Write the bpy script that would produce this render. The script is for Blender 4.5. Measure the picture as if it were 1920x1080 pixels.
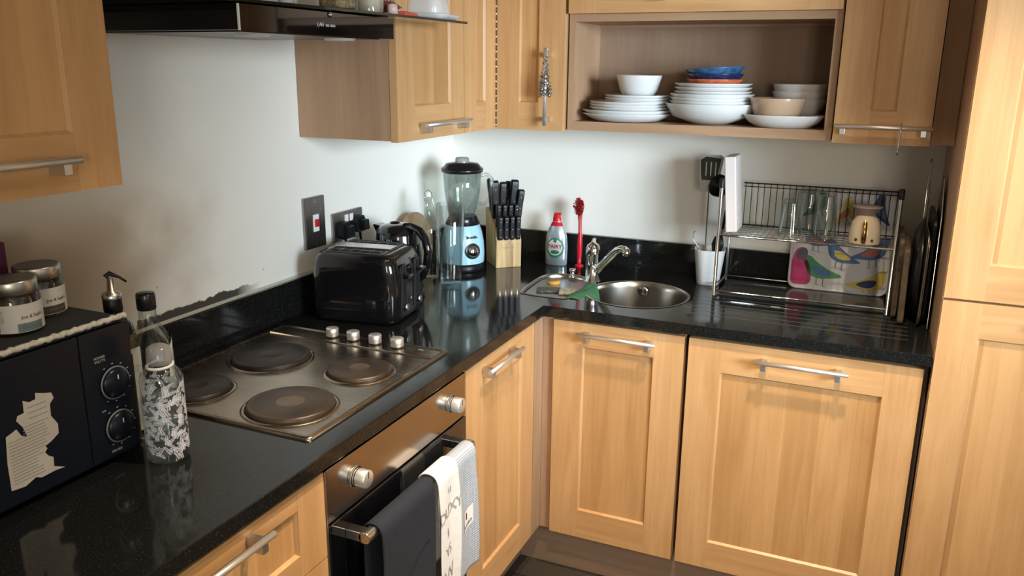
import bpy, bmesh, math, random
from mathutils import Vector, Matrix
random.seed(7)
sc = bpy.context.scene
COL = sc.collection
for o in list(bpy.data.objects): bpy.data.objects.remove(o)

# ------------------------------------------------------------ camera
cam = bpy.data.cameras.new('camera'); camo = bpy.data.objects.new('camera', cam); COL.objects.link(camo)
FW = Vector((-0.38815045, 0.88447362, -0.25893173)); RT = Vector((0.91467121, 0.40409412, 0.00919374)); UP = Vector((-0.11276441, 0.23326885, 0.96585187))
m = Matrix.Identity(4)
for i in range(3):
    m[i][0] = RT[i]; m[i][1] = UP[i]; m[i][2] = -FW[i]
m[0][3], m[1][3], m[2][3] = 1.47882, -2.80519, 1.58822
camo.matrix_world = m
cam.sensor_width = 36; cam.lens = 1556.22 / 1920 * 36; cam.clip_start = .05
sc.camera = camo
# ------------------------------------------------------------ colour management, world, lights
sc.view_settings.view_transform = 'Standard'; sc.view_settings.look = 'None'
sc.view_settings.exposure = 0.0; sc.view_settings.gamma = 1; sc.view_settings.use_curve_mapping = False
w = bpy.data.worlds.new('world'); sc.world = w; w.use_nodes = True
w.node_tree.nodes['Background'].inputs[0].default_value = (.72, .86, 1, 1)
w.node_tree.nodes['Background'].inputs[1].default_value = .8

def area(name, loc, target, sx, sy, power, color, spread=180, shape='RECTANGLE'):
    l = bpy.data.lights.new(name, 'AREA'); l.shape = shape; l.size = sx
    if shape == 'RECTANGLE': l.size_y = sy
    l.energy = power; l.color = color; l.spread = math.radians(spread)
    o = bpy.data.objects.new(name, l); COL.objects.link(o); o.location = loc
    d = Vector(target) - Vector(loc); o.rotation_euler = d.to_track_quat('-Z', 'Y').to_euler()
    return o
# daylight through the room's two windows (rear wall and right wall), at the openings
area('window_light_rear', (2.75, -4.93, 1.65), (2.75, 0, 1.4), .8, .95, 31, (1, .92, .78))
area('window_light_right', (3.43, -2.15, 1.60), (.38, -.05, 1.2), 1.1, .9, 13.5, (.74, .88, 1), 44)
# ceiling downlights, then three fill spots added for extra light
SPOTS = [(1.42, -1.16), (1.17, -1.62), (2.05, -1.35), (1.3, -2.5), (1.4, -3.8), (2.5, -2.9)]
for i, (x, y) in enumerate(SPOTS):
    area('downlight_or_fill_lamp', (x, y, 2.372), (x, y, 0), .07, .07, (12.5, 10, 1.2, 1.2, 1.2, 1.2)[i], (1, .82, .60), 88 if i < 3 else 120, 'DISK')

# ------------------------------------------------------------ materials
def mat(name):
    m = bpy.data.materials.new(name); m.use_nodes = True
    nt = m.node_tree; b = nt.nodes['Principled BSDF']
    return m, nt, b
def pm(name, col, rough=.5, metal=0, spec=.5, coat=0, noise=0, nscale=20, bump=0, bscale=100, emis=None, trans=0, ior=1.45, sss=0):
    m, nt, b = mat(name)
    b.inputs['Base Color'].default_value = (*col, 1); b.inputs['Roughness'].default_value = rough
    b.inputs['Metallic'].default_value = metal; b.inputs['Specular IOR Level'].default_value = spec
    b.inputs['Coat Weight'].default_value = coat; b.inputs['Coat Roughness'].default_value = .05
    b.inputs['Transmission Weight'].default_value = trans; b.inputs['IOR'].default_value = ior
    tc = nt.nodes.new('ShaderNodeTexCoord')
    if noise:
        n = nt.nodes.new('ShaderNodeTexNoise'); n.inputs['Scale'].default_value = nscale; n.inputs['Detail'].default_value = 5
        nt.links.new(tc.outputs['Object'], n.inputs['Vector'])
        r = nt.nodes.new('ShaderNodeValToRGB'); r.color_ramp.elements[0].position = .3; r.color_ramp.elements[1].position = .7
        r.color_ramp.elements[0].color = (*[c * (1 - noise) for c in col], 1); r.color_ramp.elements[1].color = (*[min(1, c * (1 + noise)) for c in col], 1)
        nt.links.new(n.outputs['Fac'], r.inputs['Fac']); nt.links.new(r.outputs['Color'], b.inputs['Base Color'])
    if bump:
        n = nt.nodes.new('ShaderNodeTexNoise'); n.inputs['Scale'].default_value = bscale
        nt.links.new(tc.outputs['Object'], n.inputs['Vector'])
        bp = nt.nodes.new('ShaderNodeBump'); bp.inputs['Strength'].default_value = bump; bp.inputs['Distance'].default_value = .002
        nt.links.new(n.outputs['Fac'], bp.inputs['Height']); nt.links.new(bp.outputs['Normal'], b.inputs['Normal'])
    return m
def mth(nt, op, a, bb=None):
    n = nt.nodes.new('ShaderNodeMath'); n.operation = op
    for i, v in enumerate((a, bb)):
        if v is None: continue
        if isinstance(v, (int, float)): n.inputs[i].default_value = v
        else: nt.links.new(v, n.inputs[i])
    return n.outputs[0]
def wood(name, axis, light, dark, rough=.38, stave=0, across='x', seed=0.0, fine=1.0):
    """oak/beech: fine grain stretched along axis; optional glued staves of slightly different tone"""
    m, nt, b = mat(name); L = nt.links
    tc = nt.nodes.new('ShaderNodeNewGeometry'); pos = tc.outputs['Position']
    sep = nt.nodes.new('ShaderNodeSeparateXYZ'); L.new(pos, sep.inputs[0])
    mp = nt.nodes.new('ShaderNodeMapping'); s = {'x': (2.2, 46, 46), 'y': (46, 2.2, 46), 'z': (46, 46, 2.2)}[axis]
    mp.inputs['Scale'].default_value = s; mp.inputs['Location'].default_value = (seed, seed * .7, seed * 1.3); L.new(pos, mp.inputs['Vector'])
    n1 = nt.nodes.new('ShaderNodeTexNoise'); n1.inputs['Scale'].default_value = 1.0; n1.inputs['Detail'].default_value = 7; n1.inputs['Roughness'].default_value = .68; n1.inputs['Distortion'].default_value = .6
    L.new(mp.outputs[0], n1.inputs['Vector'])
    mp2 = nt.nodes.new('ShaderNodeMapping'); s2 = {'x': (1.2, 7, 7), 'y': (7, 1.2, 7), 'z': (7, 7, 1.2)}[axis]
    mp2.inputs['Scale'].default_value = s2; L.new(pos, mp2.inputs['Vector'])
    n2 = nt.nodes.new('ShaderNodeTexNoise'); n2.inputs['Scale'].default_value = 1.3; n2.inputs['Detail'].default_value = 3; n2.inputs['Distortion'].default_value = 1.2
    L.new(mp2.outputs[0], n2.inputs['Vector'])
    f = mth(nt, 'ADD', mth(nt, 'MULTIPLY', n1.outputs['Fac'], .62 * fine), mth(nt, 'MULTIPLY', n2.outputs['Fac'], .5))
    if stave:
        k = {'x': 0, 'y': 1, 'z': 2}[across]
        fl = mth(nt, 'FLOOR', mth(nt, 'DIVIDE', sep.outputs[k], stave))
        wn = nt.nodes.new('ShaderNodeTexWhiteNoise'); wn.noise_dimensions = '1D'; L.new(fl, wn.inputs['W'])
        f = mth(nt, 'ADD', f, mth(nt, 'MULTIPLY', mth(nt, 'SUBTRACT', wn.outputs['Value'], .5), .30))
    r = nt.nodes.new('ShaderNodeValToRGB'); r.color_ramp.elements[0].position = .33; r.color_ramp.elements[1].position = .80
    r.color_ramp.elements[0].color = (*light, 1); r.color_ramp.elements[1].color = (*dark, 1)
    L.new(f, r.inputs['Fac']); L.new(r.outputs['Color'], b.inputs['Base Color'])
    b.inputs['Roughness'].default_value = rough; b.inputs['Specular IOR Level'].default_value = .4
    bp = nt.nodes.new('ShaderNodeBump'); bp.inputs['Strength'].default_value = .12; bp.inputs['Distance'].default_value = .001
    L.new(n1.outputs['Fac'], bp.inputs['Height']); L.new(bp.outputs['Normal'], b.inputs['Normal'])
    return m
LI, DK = (.69, .415, .195), (.47, .245, .095)
OV = wood('oak_vertical', 'z', LI, DK); OHX = wood('oak_rail_x', 'x', LI, DK, seed=3); OHY = wood('oak_rail_y', 'y', LI, DK, seed=5)
OPX = wood('oak_panel_x', 'z', (.65, .375, .165), (.43, .22, .08), stave=.088, across='x', seed=2); OPY = wood('oak_panel_y', 'z', (.65, .375, .165), (.43, .22, .08), stave=.088, across='y', seed=9)
CV = wood('carcass_oak_vertical', 'z', (.50, .315, .19), (.33, .195, .112), rough=.45, seed=1); CH = wood('carcass_oak_horizontal', 'x', (.48, .30, .18), (.32, .19, .11), rough=.45, seed=1)
BEECH = wood('beech_block', 'z', (.80, .56, .27), (.30, .17, .07), rough=.5, seed=4, stave=.021, across='x')
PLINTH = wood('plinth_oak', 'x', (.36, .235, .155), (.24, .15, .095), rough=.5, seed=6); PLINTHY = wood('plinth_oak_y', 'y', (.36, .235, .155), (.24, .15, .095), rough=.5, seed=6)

def granite():
    m, nt, b = mat('black_granite'); L = nt.links
    tc = nt.nodes.new('ShaderNodeTexCoord')
    v = nt.nodes.new('ShaderNodeTexNoise'); v.inputs['Scale'].default_value = 420; v.inputs['Detail'].default_value = 2; L.new(tc.outputs['Object'], v.inputs['Vector'])
    r = nt.nodes.new('ShaderNodeValToRGB'); r.color_ramp.elements[0].position = .60; r.color_ramp.elements[1].position = .78
    r.color_ramp.elements[0].color = (.0085, .0088, .0085, 1); r.color_ramp.elements[1].color = (.07, .075, .07, 1)
    L.new(v.outputs['Fac'], r.inputs['Fac']); L.new(r.outputs['Color'], b.inputs['Base Color'])
    b.inputs['Specular IOR Level'].default_value = .5
    n = nt.nodes.new('ShaderNodeTexNoise'); n.inputs['Scale'].default_value = 60; L.new(tc.outputs['Object'], n.inputs['Vector'])
    rr = nt.nodes.new('ShaderNodeMapRange'); rr.inputs['To Min'].default_value = .05; rr.inputs['To Max'].default_value = .13; L.new(n.outputs['Fac'], rr.inputs['Value']); L.new(rr.outputs[0], b.inputs['Roughness']); b.inputs['Specular IOR Level'].default_value = .40
    return m
GRAN = granite()
def wallmat(name, stains_and_shade):
    m, nt, b = mat(name); L = nt.links
    g = nt.nodes.new('ShaderNodeNewGeometry'); pos = g.outputs['Position']
    sep = nt.nodes.new('ShaderNodeSeparateXYZ'); L.new(pos, sep.inputs[0])
    n = nt.nodes.new('ShaderNodeTexNoise'); n.inputs['Scale'].default_value = 3; n.inputs['Detail'].default_value = 4; L.new(pos, n.inputs['Vector'])
    r = nt.nodes.new('ShaderNodeValToRGB'); r.color_ramp.elements[0].color = (.86, .84, .76, 1); r.color_ramp.elements[1].color = (.91, .90, .84, 1)
    L.new(n.outputs['Fac'], r.inputs['Fac']); col = r.outputs['Color']
    def mix(fac, c):
        nonlocal col
        mx = nt.nodes.new('ShaderNodeMix'); mx.data_type = 'RGBA'; L.new(fac, mx.inputs['Factor']); L.new(col, mx.inputs['A']); mx.inputs['B'].default_value = (*c, 1); col = mx.outputs['Result']
    if stains_and_shade:  # mould and grease, plus shade painted into the colour
        y, z = sep.outputs['Y'], sep.outputs['Z']
        # brown patch behind the microwave: shade painted in over slight grease, ragged edge
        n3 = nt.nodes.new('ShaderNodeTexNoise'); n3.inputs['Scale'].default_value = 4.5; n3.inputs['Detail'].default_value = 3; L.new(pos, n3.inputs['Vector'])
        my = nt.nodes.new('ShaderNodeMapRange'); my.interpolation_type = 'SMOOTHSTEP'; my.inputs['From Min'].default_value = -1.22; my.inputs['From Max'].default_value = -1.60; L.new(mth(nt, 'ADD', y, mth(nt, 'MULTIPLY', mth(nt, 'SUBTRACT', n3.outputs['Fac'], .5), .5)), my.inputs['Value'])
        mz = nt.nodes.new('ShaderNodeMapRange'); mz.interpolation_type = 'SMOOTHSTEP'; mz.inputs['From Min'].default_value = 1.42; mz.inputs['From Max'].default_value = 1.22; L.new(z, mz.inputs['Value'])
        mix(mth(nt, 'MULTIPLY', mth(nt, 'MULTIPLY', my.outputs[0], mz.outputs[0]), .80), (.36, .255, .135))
        # mould line just above the sealant
        n4 = nt.nodes.new('ShaderNodeTexNoise'); n4.inputs['Scale'].default_value = 55; n4.inputs['Detail'].default_value = 6; n4.inputs['Roughness'].default_value = .7; L.new(pos, n4.inputs['Vector'])
        n5 = nt.nodes.new('ShaderNodeTexNoise'); n5.inputs['Scale'].default_value = 13; L.new(pos, n5.inputs['Vector'])
        top = mth(nt, 'ADD', 1.010, mth(nt, 'MULTIPLY', n5.outputs['Fac'], .038))
        zz = mth(nt, 'DIVIDE', mth(nt, 'SUBTRACT', top, z), .0035)
        f = mth(nt, 'ADD', zz, mth(nt, 'MULTIPLY', mth(nt, 'SUBTRACT', n4.outputs['Fac'], .5), 5.5))
        cl = nt.nodes.new('ShaderNodeClamp'); L.new(f, cl.inputs[0])
        a = mth(nt, 'MULTIPLY', mth(nt, 'GREATER_THAN', y, -1.52), mth(nt, 'LESS_THAN', y, -1.11))
        taper = nt.nodes.new('ShaderNodeMapRange'); taper.inputs['From Min'].default_value = -1.11; taper.inputs['From Max'].default_value = -1.2; L.new(y, taper.inputs['Value'])
        mix(mth(nt, 'MULTIPLY', mth(nt, 'MULTIPLY', mth(nt, 'MULTIPLY', cl.outputs[0], a), taper.outputs[0]), .96), (.022, .016, .010))
        v = nt.nodes.new('ShaderNodeTexVoronoi'); v.inputs['Scale'].default_value = 26; L.new(pos, v.inputs['Vector'])
        sp = mth(nt, 'MULTIPLY', mth(nt, 'LESS_THAN', v.outputs['Distance'], .085), mth(nt, 'MULTIPLY', mth(nt, 'LESS_THAN', z, 1.10), mth(nt, 'GREATER_THAN', y, -1.5)))
        sp = mth(nt, 'MULTIPLY', sp, mth(nt, 'LESS_THAN', y, -.95))
        mix(mth(nt, 'MULTIPLY', sp, .45), (.2, .17, .13))
    L.new(col, b.inputs['Base Color']); b.inputs['Roughness'].default_value = .62
    bp = nt.nodes.new('ShaderNodeBump'); bp.inputs['Strength'].default_value = .06; n9 = nt.nodes.new('ShaderNodeTexNoise'); n9.inputs['Scale'].default_value = 90; L.new(pos, n9.inputs['Vector']); L.new(n9.outputs['Fac'], bp.inputs['Height']); L.new(bp.outputs['Normal'], b.inputs['Normal'])
    return m
WALL = wallmat('wall_paint', False); WALLS = wallmat('wall_paint_stained_shaded', True)
CEIL = pm('ceiling_paint', (.80, .79, .76), .8, bump=.05)
def floormat():
    m, nt, b = mat('dark_laminate'); L = nt.links
    g = nt.nodes.new('ShaderNodeNewGeometry')
    br = nt.nodes.new('ShaderNodeTexBrick'); br.inputs['Scale'].default_value = 1; br.inputs['Brick Width'].default_value = .32; br.inputs['Row Height'].default_value = .16
    br.inputs['Mortar Size'].default_value = .003; br.inputs['Color1'].default_value = (.055, .045, .038, 1); br.inputs['Color2'].default_value = (.09, .075, .06, 1); br.inputs['Mortar'].default_value = (.02, .016, .014, 1)
    L.new(g.outputs['Position'], br.inputs['Vector'])
    mp = nt.nodes.new('ShaderNodeMapping'); mp.inputs['Scale'].default_value = (3, 40, 1); L.new(g.outputs['Position'], mp.inputs['Vector'])
    n = nt.nodes.new('ShaderNodeTexNoise'); n.inputs['Detail'].default_value = 5; L.new(mp.outputs[0], n.inputs['Vector'])
    mx = nt.nodes.new('ShaderNodeMix'); mx.data_type = 'RGBA'; mx.blend_type = 'MULTIPLY'; mx.inputs['Factor'].default_value = .5; L.new(br.outputs['Color'], mx.inputs['A']); L.new(n.outputs['Fac'], mx.inputs['B'])
    L.new(mx.outputs['Result'], b.inputs['Base Color']); b.inputs['Roughness'].default_value = .35
    return m
FLOOR = floormat()
def steelmat(name, col, rough, axis='y', aniso=.0, sm=0):
    m, nt, b = mat(name); L = nt.links
    tc = nt.nodes.new('ShaderNodeTexCoord'); mp = nt.nodes.new('ShaderNodeMapping')
    mp.inputs['Scale'].default_value = {'x': (3, 350, 350), 'y': (350, 3, 350), 'z': (350, 350, 3)}[axis]; L.new(tc.outputs['Object'], mp.inputs['Vector'])
    n = nt.nodes.new('ShaderNodeTexNoise'); n.inputs['Scale'].default_value = 1; n.inputs['Detail'].default_value = 2; L.new(mp.outputs[0], n.inputs['Vector'])
    rr = nt.nodes.new('ShaderNodeMapRange'); rr.inputs['To Min'].default_value = rough * .7; rr.inputs['To Max'].default_value = rough * 1.35; L.new(n.outputs['Fac'], rr.inputs['Value']); L.new(rr.outputs[0], b.inputs['Roughness'])
    if sm:
        n2 = nt.nodes.new('ShaderNodeTexNoise'); n2.inputs['Scale'].default_value = 9; n2.inputs['Detail'].default_value = 4; L.new(tc.outputs['Object'], n2.inputs['Vector'])
        r = nt.nodes.new('ShaderNodeValToRGB'); r.color_ramp.elements[0].color = (*[c * (1 - sm) for c in col], 1); r.color_ramp.elements[1].color = (*col, 1); r.color_ramp.elements[0].position = .35; r.color_ramp.elements[1].position = .65
        L.new(n2.outputs['Fac'], r.inputs['Fac']); L.new(r.outputs['Color'], b.inputs['Base Color'])
    else: b.inputs['Base Color'].default_value = (*col, 1)
    b.inputs['Metallic'].default_value = 1
    return m
STEEL = steelmat('brushed_steel', (.60, .57, .53), .30); STEELX = steelmat('brushed_steel_x', (.62, .60, .56), .24, 'x')
HOBS = steelmat('hob_steel', (.46, .385, .30), .24, 'x', sm=.25); PANS = steelmat('oven_panel_steel', (.42, .37, .33), .17, 'y')
NICK = pm('satin_nickel', (.80, .77, .72), .42, .85); NICKD = pm('zinc_post', (.62, .61, .60), .4, 1)
SINKS = pm('sink_steel', (.46, .42, .37), .24, 1, noise=.12, nscale=6); CHROME = pm('chrome', (.80, .80, .80), .07, 1); CHROMED = pm('dull_chrome', (.50, .50, .49), .25, 1)
KNOB = pm('satin_knob', (.84, .83, .80), .42, .85)
BLK = pm('gloss_black_plastic', (.006, .006, .007), .09, coat=.6); BLKM = pm('matt_black_plastic', (.007, .007, .008), .38, spec=.3); BLKS = pm('satin_black', (.010, .010, .011), .25)
IRON = pm('cast_iron', (.040, .033, .028), .42, .55, noise=.4, nscale=14, bump=.15, bscale=260); IRONB = pm('browned_iron', (.080, .060, .045), .40, .6, noise=.35, nscale=10); IRONC = pm('iron_centre', (.16, .115, .085), .42, .5, noise=.2)
NAVY = pm('gloss_navy_black', (.006, .009, .016), .28, spec=.35); BGLASS = pm('black_glass', (.004, .004, .005), .03, coat=1)
CER = pm('white_ceramic', (.64, .65, .64), .16, coat=.4); CERW = pm('warm_white_ceramic', (.70, .68, .65), .18, coat=.4); TAN = pm('tan_ceramic', (.52, .36, .24), .2, coat=.4)
CREAM = pm('cream_ceramic', (.70, .58, .42), .2, coat=.4); MAUVE = pm('mauve_ceramic', (.34, .25, .24), .3); GOLD = pm('gold', (.62, .36, .09), .22, 1)
WPL = pm('white_plastic', (.80, .79, .77), .35); PINKPL = pm('off_white_plastic', (.78, .70, .67), .4); RED = pm('red_plastic', (.55, .012, .02), .3); REDT = pm('clear_red_plastic', (.60, .10, .10), .25); REDD = pm('dark_red_bristle', (.24, .006, .01), .45)
WPRINT = pm('white_print', (.75, .75, .75), .5); GPRINT = pm('grey_print', (.36, .37, .36), .6); LPRINT = pm('faint_grey_print', (.55, .55, .54), .8); BPRINT = pm('black_print', (.02, .02, .02), .5); REDP = pm('red_print', (.6, .01, .03), .4)
BLUEP = pm('pale_blue_plastic', (.40, .66, .76), .25, coat=.3); SILV = pm('silver_label_plastic', (.52, .60, .66), .22, .55); GREENL = pm('green_label', (.03, .24, .13), .4); WLAB = pm('white_label', (.72, .75, .74), .45)
PAPER = pm('paper_label', (.47, .44, .39), .7, noise=.07, nscale=15); PAPERW = pm('jar_paper', (.60, .57, .53), .6); TEAL = pm('teal_label', (.13, .19, .20), .6); BRN = pm('brown_label', (.07, .055, .05), .6)
TIN = pm('tin_lid', (.52, .50, .46), .34, 1); TINTOP = pm('tin_lid_top', (.17, .145, .13), .45, .5, noise=.08, nscale=30); SAUCE = pm('jar_contents', (.05, .035, .022), .3)
ROPE = pm('cotton_rope', (.52, .50, .44), .9, noise=.25, nscale=120, bump=.8, bscale=220); MATG = pm('charcoal_felt', (.022, .024, .028), .95, noise=.2, nscale=80, bump=.4, bscale=300); PLUM = pm('plum_card', (.085, .012, .035), .6)
OILM = pm('dark_oil_glass', (.020, .022, .010), .06, coat=.8); NAVYT = pm('navy_towel', (.018, .022, .034), .9, noise=.12, nscale=200, bump=.5, bscale=500)
WHT = pm('white_towel', (.86, .86, .85), .95, noise=.03, nscale=60, bump=.5, bscale=400)
SLOTD = pm('dark_void', (.003, .003, .003), .8); SEAL = pm('sealant', (.60, .58, .48), .5); WBLU = pm('enamel_blue', (.035, .10, .22), .25, noise=.45, nscale=50, coat=.3); WNAV = pm('enamel_navy', (.015, .022, .075), .25, noise=.5, nscale=60, coat=.3); WORG = pm('enamel_orange', (.56, .14, .06), .3, noise=.35, nscale=60, coat=.3)
ORNG = pm('orange_sponge', (.62, .33, .06), .8); GREENC = pm('green_cloth', (.045, .15, .07), .85, noise=.2, nscale=60, bump=.5, bscale=300); SPB = pm('printed_packet', (.42, .36, .24), .5, noise=.5, nscale=90); SPD = pm('dark_packet', (.08, .07, .06), .5, noise=.9, nscale=120)
BOARDM = pm('mosaic_board', (.085, .062, .040), .55, noise=.7, nscale=45); BOARDM2 = pm('mottled_board', (.115, .080, .050), .55, noise=.55, nscale=30); BOARDW = wood('board_wood', 'z', (.42, .27, .14), (.16, .09, .05), rough=.5); GREYP = pm('grey_panel', (.24, .245, .24), .4); FILT = steelmat('grease_filter', (.10, .10, .095), .35); LENS = pm('lamp_lens', (.75, .75, .72), .3)
LAMPM, _nt, _b = mat('downlight_glow'); _b.inputs['Emission Color'].default_value = (1, .82, .6, 1); _b.inputs['Emission Strength'].default_value = 6
def glassmat(name, tint=(.93, .96, .95), gl=.12, rough=.02, edge=.6, body=0, bcol=(.5, .5, .5)):
    m = bpy.data.materials.new(name); m.use_nodes = True; nt = m.node_tree; nt.nodes.clear(); L = nt.links
    out = nt.nodes.new('ShaderNodeOutputMaterial'); t = nt.nodes.new('ShaderNodeBsdfTransparent'); t.inputs[0].default_value = (*tint, 1)
    g = nt.nodes.new('ShaderNodeBsdfGlossy'); g.inputs['Roughness'].default_value = rough; g.inputs['Color'].default_value = (.95, .97, .97, 1)
    lw = nt.nodes.new('ShaderNodeLayerWeight'); lw.inputs['Blend'].default_value = .25
    f = mth(nt, 'ADD', gl * .35, mth(nt, 'MULTIPLY', lw.outputs['Fresnel'], edge)); cl = nt.nodes.new('ShaderNodeClamp'); L.new(f, cl.inputs[0])
    mx = nt.nodes.new('ShaderNodeMixShader'); L.new(cl.outputs[0], mx.inputs[0]); L.new(t.outputs[0], mx.inputs[1]); L.new(g.outputs[0], mx.inputs[2]); last = mx
    if body:
        d = nt.nodes.new('ShaderNodeBsdfDiffuse'); d.inputs[0].default_value = (*bcol, 1); m2 = nt.nodes.new('ShaderNodeMixShader'); m2.inputs[0].default_value = body
        L.new(mx.outputs[0], m2.inputs[1]); L.new(d.outputs[0], m2.inputs[2]); last = m2
    L.new(last.outputs[0], out.inputs[0]); return m
GLASS = glassmat('clear_glass', (.95, .97, .965), .16, .03, .42); GLASSG = glassmat('greenish_glass', (.90, .93, .91), .12, edge=.42); GLASSJ = glassmat('blender_jug_glass', (.88, .92, .90), .1, edge=.6, body=.09, bcol=(.55, .62, .58)); GLASSS = glassmat('smoked_shelf_glass', (.30, .33, .31), .2, edge=.8); CAPG = glassmat('frosted_cap', (.75, .75, .76), .2, .2, .6, .45, (.45, .45, .46)); WATER = glassmat('bottle_water', (.80, .84, .86), .1, body=.12, bcol=(.5, .5, .55))
def wafflemat():
    m, nt, b = mat('blue_grey_waffle_towel'); L = nt.links; g = nt.nodes.new('ShaderNodeNewGeometry')
    sep = nt.nodes.new('ShaderNodeSeparateXYZ'); L.new(g.outputs['Position'], sep.inputs[0])
    a = mth(nt, 'SINE', mth(nt, 'MULTIPLY', sep.outputs['Y'], 1100)); c = mth(nt, 'SINE', mth(nt, 'MULTIPLY', sep.outputs['Z'], 1000)); f = mth(nt, 'MAXIMUM', a, c)
    r = nt.nodes.new('ShaderNodeValToRGB'); r.color_ramp.elements[0].color = (.33, .39, .48, 1); r.color_ramp.elements[1].color = (.56, .60, .66, 1); L.new(f, r.inputs['Fac']); L.new(r.outputs['Color'], b.inputs['Base Color'])
    b.inputs['Roughness'].default_value = .95; bp = nt.nodes.new('ShaderNodeBump'); bp.inputs['Strength'].default_value = .5; bp.inputs['Distance'].default_value = .001; L.new(f, bp.inputs['Height']); L.new(bp.outputs['Normal'], b.inputs['Normal']); return m
WAF = wafflemat()

# ------------------------------------------------------------ mesh helpers
class MB:
    def __init__(s): s.b = bmesh.new(); s.mi = 0
    def _f(s, vs, smooth=False):
        try: f = s.b.faces.new(vs)
        except ValueError: return None
        f.material_index = s.mi; f.smooth = smooth; return f
    def box(s, x0, x1, y0, y1, z0, z1, M=None):
        x0, x1 = sorted((x0, x1)); y0, y1 = sorted((y0, y1)); z0, z1 = sorted((z0, z1))
        P = [(x0, y0, z0), (x1, y0, z0), (x1, y1, z0), (x0, y1, z0), (x0, y0, z1), (x1, y0, z1), (x1, y1, z1), (x0, y1, z1)]
        v = [s.b.verts.new((M @ Vector(p)) if M else p) for p in P]
        for q in ((0, 3, 2, 1), (4, 5, 6, 7), (0, 1, 5, 4), (1, 2, 6, 5), (2, 3, 7, 6), (3, 0, 4, 7)): s._f([v[i] for i in q])
        return s
    def lathe(s, prof, n=32, M=None, cap0=False, cap1=False, sq=0, sx=1, sy=1, smooth=True):
        """prof: [(r,z)...]; sq: squareness 0..1 (superellipse)"""
        rings = []
        for r, z in prof:
            ring = []
            for i in range(n):
                a = 2 * math.pi * i / n; c, t = math.cos(a), math.sin(a)
                if sq:
                    e = 2 + sq * 6; k = (abs(c) ** e + abs(t) ** e) ** (-1 / e); c, t = c * k, t * k
                p = Vector((r * c * sx, r * t * sy, z)); ring.append(s.b.verts.new((M @ p) if M else p))
            rings.append(ring)
        for a, b in zip(rings, rings[1:]):
            for i in range(n): s._f([a[i], a[(i + 1) % n], b[(i + 1) % n], b[i]], smooth)
        if cap0: s._f(list(reversed(rings[0])))
        if cap1: s._f(rings[-1])
        return s
    def cyl(s, p0, p1, r, n=16, r1=None, smooth=True):
        p0, p1 = Vector(p0), Vector(p1); d = p1 - p0; M = Matrix.Translation(p0) @ d.to_track_quat('Z', 'Y').to_matrix().to_4x4()
        return s.lathe([(r, 0), (r if r1 is None else r1, d.length)], n, M, True, True, smooth=smooth)
    def tube(s, pts, r, n=10, closed=False, flat=1):
        pts = [Vector(p) for p in pts]; rr = r if isinstance(r, (list, tuple)) else [r] * len(pts); rings = []; up = None
        N = len(pts)
        for i, p in enumerate(pts):
            if closed: t = pts[(i + 1) % N] - pts[i - 1]
            else: t = pts[min(i + 1, N - 1)] - pts[max(i - 1, 0)]
            t.normalize()
            if up is None:
                up = Vector((0, 0, 1)) if abs(t.z) < .9 else Vector((1, 0, 0))
            sd = t.cross(up); sd.normalize(); up2 = sd.cross(t); up = up2
            rings.append([s.b.verts.new(p + sd * (math.cos(2 * math.pi * k / n) * rr[i]) + up2 * (math.sin(2 * math.pi * k / n) * rr[i] * flat)) for k in range(n)])
        R = rings + ([rings[0]] if closed else [])
        for a, b in zip(R, R[1:]):
            for k in range(n): s._f([a[k], b[k], b[(k + 1) % n], a[(k + 1) % n]][::-1], True)
        if not closed: s._f(rings[0]); s._f(list(reversed(rings[-1])))
        return s
    def prism(s, poly, lo, hi, axis='z', M=None, smooth=False):
        """poly in the plane normal to axis: z:(x,y) x:(y,z) y:(x,z)"""
        def mk(a, b, t):
            p = {'z': (a, b, t), 'x': (t, a, b), 'y': (a, t, b)}[axis]; return s.b.verts.new((M @ Vector(p)) if M else p)
        A = [mk(a, b, lo) for a, b in poly]; B = [mk(a, b, hi) for a, b in poly]; n = len(poly)
        s._f(list(reversed(A))); s._f(B)
        for i in range(n): s._f([A[i], A[(i + 1) % n], B[(i + 1) % n], B[i]], smooth)
        return s
    def grid(s, fn, nu, nv, smooth=True):
        V = [[s.b.verts.new(fn(i / nu, j / nv)) for j in range(nv + 1)] for i in range(nu + 1)]
        for i in range(nu):
            for j in range(nv): s._f([V[i][j], V[i + 1][j], V[i + 1][j + 1], V[i][j + 1]], smooth)
        return s
    def sph(s, c, r, n=12, sz=1):
        prof = [(max(1e-4, math.sin(math.pi * k / 8)) * r, -math.cos(math.pi * k / 8) * r * sz) for k in range(9)]
        return s.lathe(prof, n, Matrix.Translation(c))
    def holed(s, outer, holes, z0, z1):
        es = []
        for loop in [outer] + holes:
            vs = [s.b.verts.new((x, y, z1)) for x, y in loop]
            es += [s.b.edges.new((vs[i], vs[(i + 1) % len(vs)])) for i in range(len(vs))]
        r = bmesh.ops.triangle_fill(s.b, use_beauty=True, use_dissolve=False, edges=es)
        fs = [g for g in r['geom'] if isinstance(g, bmesh.types.BMFace)]
        ex = bmesh.ops.extrude_face_region(s.b, geom=fs)
        bmesh.ops.translate(s.b, vec=(0, 0, z0 - z1), verts=[g for g in ex['geom'] if isinstance(g, bmesh.types.BMVert)])
        for f in s.b.faces: f.material_index = s.mi
        bmesh.ops.recalc_face_normals(s.b, faces=s.b.faces[:]); return s

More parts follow.
